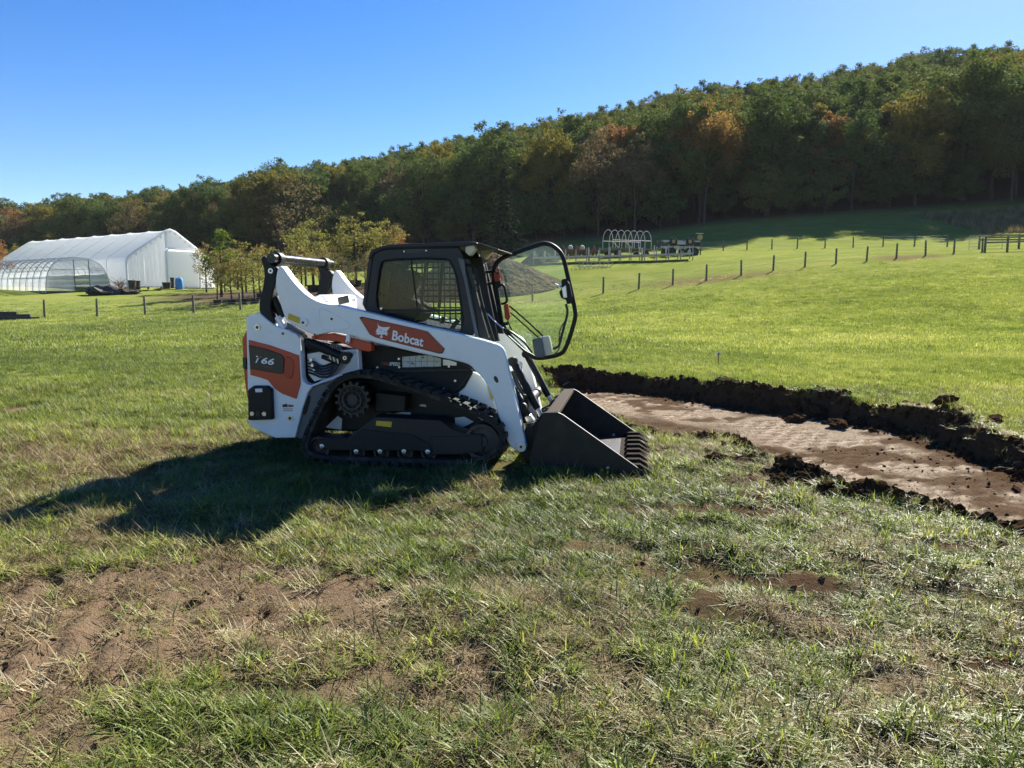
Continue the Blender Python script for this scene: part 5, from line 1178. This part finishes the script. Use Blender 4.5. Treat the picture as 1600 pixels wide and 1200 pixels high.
KINDS = {'green': [decid(19, 5.0 + .5 * (i % 3), 400 + i, M['leaf_green'], 13000, .205, .26, shell=30) for i in range(6)],
         'olive': [decid(18, 5.0, 420 + i, M['leaf_olive'], 12000, .20, .26, shell=28) for i in range(2)],
         'rust': [decid(17, 4.8, 430 + i, M['leaf_rust'], 9000, .20, .3, shell=24) for i in range(2)],
         'dull': [decid(17.5, 4.6, 440 + i, M['leaf_dull'], 4500, .18, .28, nb=14, sub=5, shell=14) for i in range(2)],
         'under': [decid(8.5, 3.2, 450 + i, M['leaf_green'], 5000, .18, .08) for i in range(2)]}
LAB = {'green': ('broadleaf_tree', 'dark green broadleaf tree', 'green trees'),
       'olive': ('broadleaf_tree', 'yellow-olive broadleaf tree', 'olive trees'),
       'rust': ('autumn_tree', 'orange-brown autumn tree', 'orange trees'),
       'dull': ('thinning_tree', 'thin greyish brown tree', 'thinning trees'),
       'under': ('understorey_tree', 'shaded green tree', 'understorey trees')}
eaz = np.array([math.atan2(at(*p).x, at(*p).y) for p in EDGE]); erd = np.array([math.hypot(at(*p).x, at(*p).y) for p in EDGE])
_sq = [at(px, py, 200) for px, py in SIL]; saz = np.array([math.atan2(q_.x, q_.y) for q_ in _sq]); sel = np.array([(q_.z - CAMH) / math.hypot(q_.x, q_.y) for q_ in _sq])
cand = []; cell = {}
r_ = np.random.default_rng(91)
def try_add(x, y, dmin):
    k = (int(x // 5), int(y // 5))
    for i in (-2, -1, 0, 1, 2):
        for j in (-2, -1, 0, 1, 2):
            for (u, v) in cell.get((k[0] + i, k[1] + j), ()):
                if (u - x) ** 2 + (v - y) ** 2 < dmin ** 2: return False
    cell.setdefault(k, []).append((x, y)); return True
for t in range(26000):
    a = r_.uniform(-.80, .92); e0 = float(np.interp(a, eaz, erd)); d = e0 + 1.5 + (310 - e0) * r_.random() ** 1.15
    x, y = d * math.sin(a), d * math.cos(a); f = (d - e0)
    if try_add(x, y, 3.6 if f < 9 else 5.0 if f < 20 else 5.8): cand.append((f, d, x, y, a))
cand.sort()
X = np.array([c_[2] for c_ in cand]); Y = np.array([c_[3] for c_ in cand]); ZZ = surface(X, Y)[0]
far_pts = []; nind = {k: 0 for k in KINDS}; budget = 292
random.seed(5)
for (f, d, x, y, a), z in zip(cand, ZZ):
    if abs(a - .245) < .045 and d < 132 and f < 14: continue
    u = r_.random(); left = a < -.25
    kind = 'green' if u < (.50 if left else .72) else 'olive' if u < (.72 if left else .90) else 'rust' if u < (.77 if left else .925) else 'dull'
    if f < 12 and r_.random() < .62: kind = 'under'
    s = r_.uniform(.80, 1.18) * (.86 if left else 1.0); top = CAMH + d * float(np.interp(a, saz, sel)); hk = 9.5 if kind == 'under' else 19.6
    s = min(s, (top - z) / hk * r_.uniform(.88, 1.03))
    if s < .42: continue
    rz = r_.random() * 6.28; idx_ = int(r_.integers(0, 6))
    if sum(nind.values()) < budget and abs(a) < .60:
        nm, lab, grp = LAB[kind]; pr = KINDS[kind]; ppx = 800 + F * math.tan(a)
        where = next(w for lim, w in ((330, 'behind the white greenhouse'), (600, 'behind the nursery saplings'), (800, 'behind the cab roof'), (1100, 'above the plank benches'), (1420, 'above the upper fence'), (9999, 'above the dry weeds')) if ppx < lim)
        row = 'at the front edge of' if f < 7 else 'in the second rank of' if f < 18 else 'higher up in'
        size = 'small ' if kind == 'under' else 'tall ' if s > 1.02 * (.86 if left else 1) else ''
        plant(nm, pr[idx_ % len(pr)], (x, y, z - .2), s, rz, f'{size}{lab} {row} the wood {where}', 'tree', f'{size}{grp} {row} the wood {where}'); nind[kind] += 1
    else: far_pts.append((x, y, z - .2, s, rz, kind, idx_))
# trees that stand out in the photograph
def special(px, py, D, protos, h, name, label, cat='tree', s=None):
    q = at(px, py, D); z = zt(q.x, q.y); return plant(name, protos, (q.x, q.y, z - .1), s or 1, random.random() * 6, label, cat)
q = on_ground(468, 410, 108); plant('half_bare_tree', decid(17.5, 4.6, 500, M['leaf_dull'], 1500, .17, .26, .9, 16, 7), q, .80, 1.0, 'tall half-bare tree with open branches rising above the nursery saplings', 'tree')
q = on_ground(787, 400, 104); plant('spruce_tree', spruce(11.5, 2.6, 510), q, 1.0, 0, 'dark pointed spruce standing before the wood behind the cab roof', 'spruce')
q = on_ground(846, 386, 112); plant('round_shrub', (None, leaf_cloud([(0, 0, .9), (.6, .2, .8), (-.6, 0, .8), (0, .4, 1.2)], [.8, .6, .6, .6], 900, .14, 511, M['leaf_dull'])), q, 1.0, 0, 'small round brown shrub on the shaded grass near the wood', 'shrub')
for (px, py, D, s, k) in ((1100, 350, 123, .80, 'rust'),):
    q = on_ground(px, py, D); plant('autumn_tree', decid(17.5, 6.2, 530, M['leaf_amber'], 11000, .19, .5, shell=28), q, 1.0, 1.2, 'broad orange-brown autumn tree at the front of the wood above the wagon', 'tree')
q = on_ground(-22, 440, 80); plant('autumn_tree', decid(8, 2.6, 520, M['leaf_rust'], 4200, .12, .15), q, .72, 0, 'reddish orange tree at the far end of the white greenhouse', 'tree')
q = on_ground(30, 430, 110); plant('yellow_shrub_tree', decid(7, 2.4, 521, M['leaf_olive'], 2200, .16, .12), q, .75, 0, 'olive young tree behind the ridge of the white greenhouse', 'tree')

# nursery saplings
M['pot'] = M['bag']
pot_o = MB().lathe((0, 0, 0), [(0, 0), (.26, 0), (.33, .36), (.36, .36), (.36, .40), (.30, .40), (.28, .34), (0, .34)], 14, 'z').build('pot', M['pot'], smooth=True); pot_me = pot_o.data; bpy.data.objects.remove(pot_o)
SAP = {'yellow': [decid(4.6, 1.25, 600 + i, M['leaf_yellow'], 2200, .058, .25, 1.0, 9, 3) for i in range(3)],
       'amber': [decid(4.2, 1.1, 610 + i, M['leaf_sapling'], 1700, .056, .28, 1.0, 9, 3) for i in range(3)],
       'thin': [decid(4.0, 1.0, 620 + i, M['leaf_dull'], 1000, .055, .3, 1.0, 10, 4) for i in range(2)],
       'fresh': [decid(5.4, .95, 630, M['leaf_fresh'], 3600, .06, .12, .9, 12, 2, 1.1)]}
SL = {'yellow': ('young_tree', 'yellow-green leafy sapling in the nursery rows', 'yellow-green nursery saplings'), 'amber': ('young_tree', 'amber-leaved sapling in the nursery rows', 'amber nursery saplings'), 'thin': ('young_tree', 'thin brownish sapling with sparse leaves in the nursery rows', 'sparse nursery saplings')}
sap = [('amber', 362, 474, 57, .85), ('thin', 340, 474, 57, .9), ('amber', 380, 473, 57, .95), ('yellow', 398, 473, 57, .9), ('amber', 408, 466, 62, 1.0), ('yellow', 425, 466, 62, .95), ('amber', 440, 470, 60, .95), ('thin', 455, 466, 64, 1), ('amber', 472, 466, 64, 1.1), ('yellow', 490, 463, 68, 1.35), ('amber', 505, 466, 64, 1.0), ('thin', 520, 464, 66, 1.0),
       ('yellow', 535, 458, 72, 1.25), ('yellow', 556, 458, 72, 1.45), ('yellow', 575, 458, 74, 1.4), ('yellow', 598, 458, 76, 1.3), ('thin', 545, 466, 62, .8), ('thin', 570, 466, 62, .9), ('amber', 585, 464, 66, .9), ('amber', 618, 458, 76, 1.35), ('thin', 610, 460, 72, 1.0), ('amber', 352, 460, 70, .9), ('thin', 385, 460, 70, 1.0), ('amber', 430, 458, 72, 1.0), ('yellow', 478, 455, 80, 1.5), ('thin', 500, 455, 78, 1.1), ('yellow', 372, 456, 76, 1.15)]
random.seed(11)
for i, (k, px, py, D, s) in enumerate(sap):
    nm, lab, grp = SL[k]; pr = SAP[k]; e = plant(nm, pr[i % len(pr)], on_ground(px, py, D), s, random.random() * 6, lab, 'sapling', grp)
    if i < 14: o = bpy.data.objects.new('pot', pot_me); COL.objects.link(o); o.parent = e
plant('young_tree', SAP['fresh'][0], on_ground(346, 462, 64), 1.12, 0, 'fresh green narrow upright sapling beside the white greenhouse', 'sapling')
plant('young_tree', SAP['amber'][0], on_ground(323, 460, 70), 1.05, 1, 'tall slim amber sapling against the greenhouse gable corner', 'sapling')
plant('red_shrub', (None, leaf_cloud([(0, 0, 1.2), (.4, 0, 1.6), (-.3, .2, 1.8), (0, 0, 2.3)], [.8, .7, .6, .5], 900, .10, 640, M['leaf_red'])), on_ground(624, 452, 80), 1.6, 0, 'reddish shrub showing just above the cab roof', 'shrub')

# the rest of the wood, beyond counting
allp = []; 
for k in ('green', 'olive', 'rust', 'dull', 'under'):
    for i, (tm_, cr) in enumerate(KINDS[k]): allp.append((k, i, tm_, cr))
def joined(tm_, cr, nm):
    a_ = bpy.data.objects.new('tmp_a', tm_); bm = bmesh.new(); bm.from_mesh(tm_); nf = len(bm.faces); bm.from_mesh(cr)
    for i, f_ in enumerate(bm.faces): f_.material_index = 0 if i < nf else 1
    me = bpy.data.meshes.new(nm); bm.to_mesh(me); bm.free(); me.materials.append(tm_.materials[0]); me.materials.append(cr.materials[0]); bpy.data.objects.remove(a_); return me
order = {}; protos = []
for j, (k, i, tm_, cr) in enumerate(allp): order[(k, i)] = j; protos.append(joined(tm_, cr, 'wood_tree_%02d' % j))
fp = np.array([[p_[0], p_[1], p_[2]] for p_ in far_pts]); nfp = len(fp)
scatter('hillside_wood', fp, np.array([[0, 0, p_[4]] for p_ in far_pts]), np.array([p_[3] for p_ in far_pts]), r_.random(nfp), np.array([order[(p_[5], p_[6] % len(KINDS[p_[5]]))] for p_ in far_pts]), protos, 'distant autumn wood covering the hillside up to its ridge', 'wood')
print('trees', nind, 'far', nfp)

# thin autumn haze between here and the hill
zlo, zhi = float(gz.min()) - 1.0, max(float(gz.max()) + 26, 120)
print('haze span', zlo, zhi, float(np.hypot(0, gx.max())), gy.min(), gy.max())
hb = MB().box(((gx.min() + gx.max()) / 2, (gy.min() + gy.max()) / 2, (zlo + zhi) / 2), (gx.max() - gx.min() + 20, gy.max() - gy.min() + 20, zhi - zlo)).build('haze', M['decal_w']); hb.data.materials.clear()
m, nt, out = new_mat('haze_air'); pv = nt.nodes.new('ShaderNodeVolumePrincipled'); pv.inputs['Color'].default_value = (.92, .95, 1, 1); pv.inputs['Density'].default_value = .00008; pv.inputs['Anisotropy'].default_value = .0
lk(nt, pv.outputs[0], out.inputs['Volume']); hb.data.materials.append(m); tag(hb, 'thin bluish haze in the air over the field and hill', 'haze', kind='stuff')
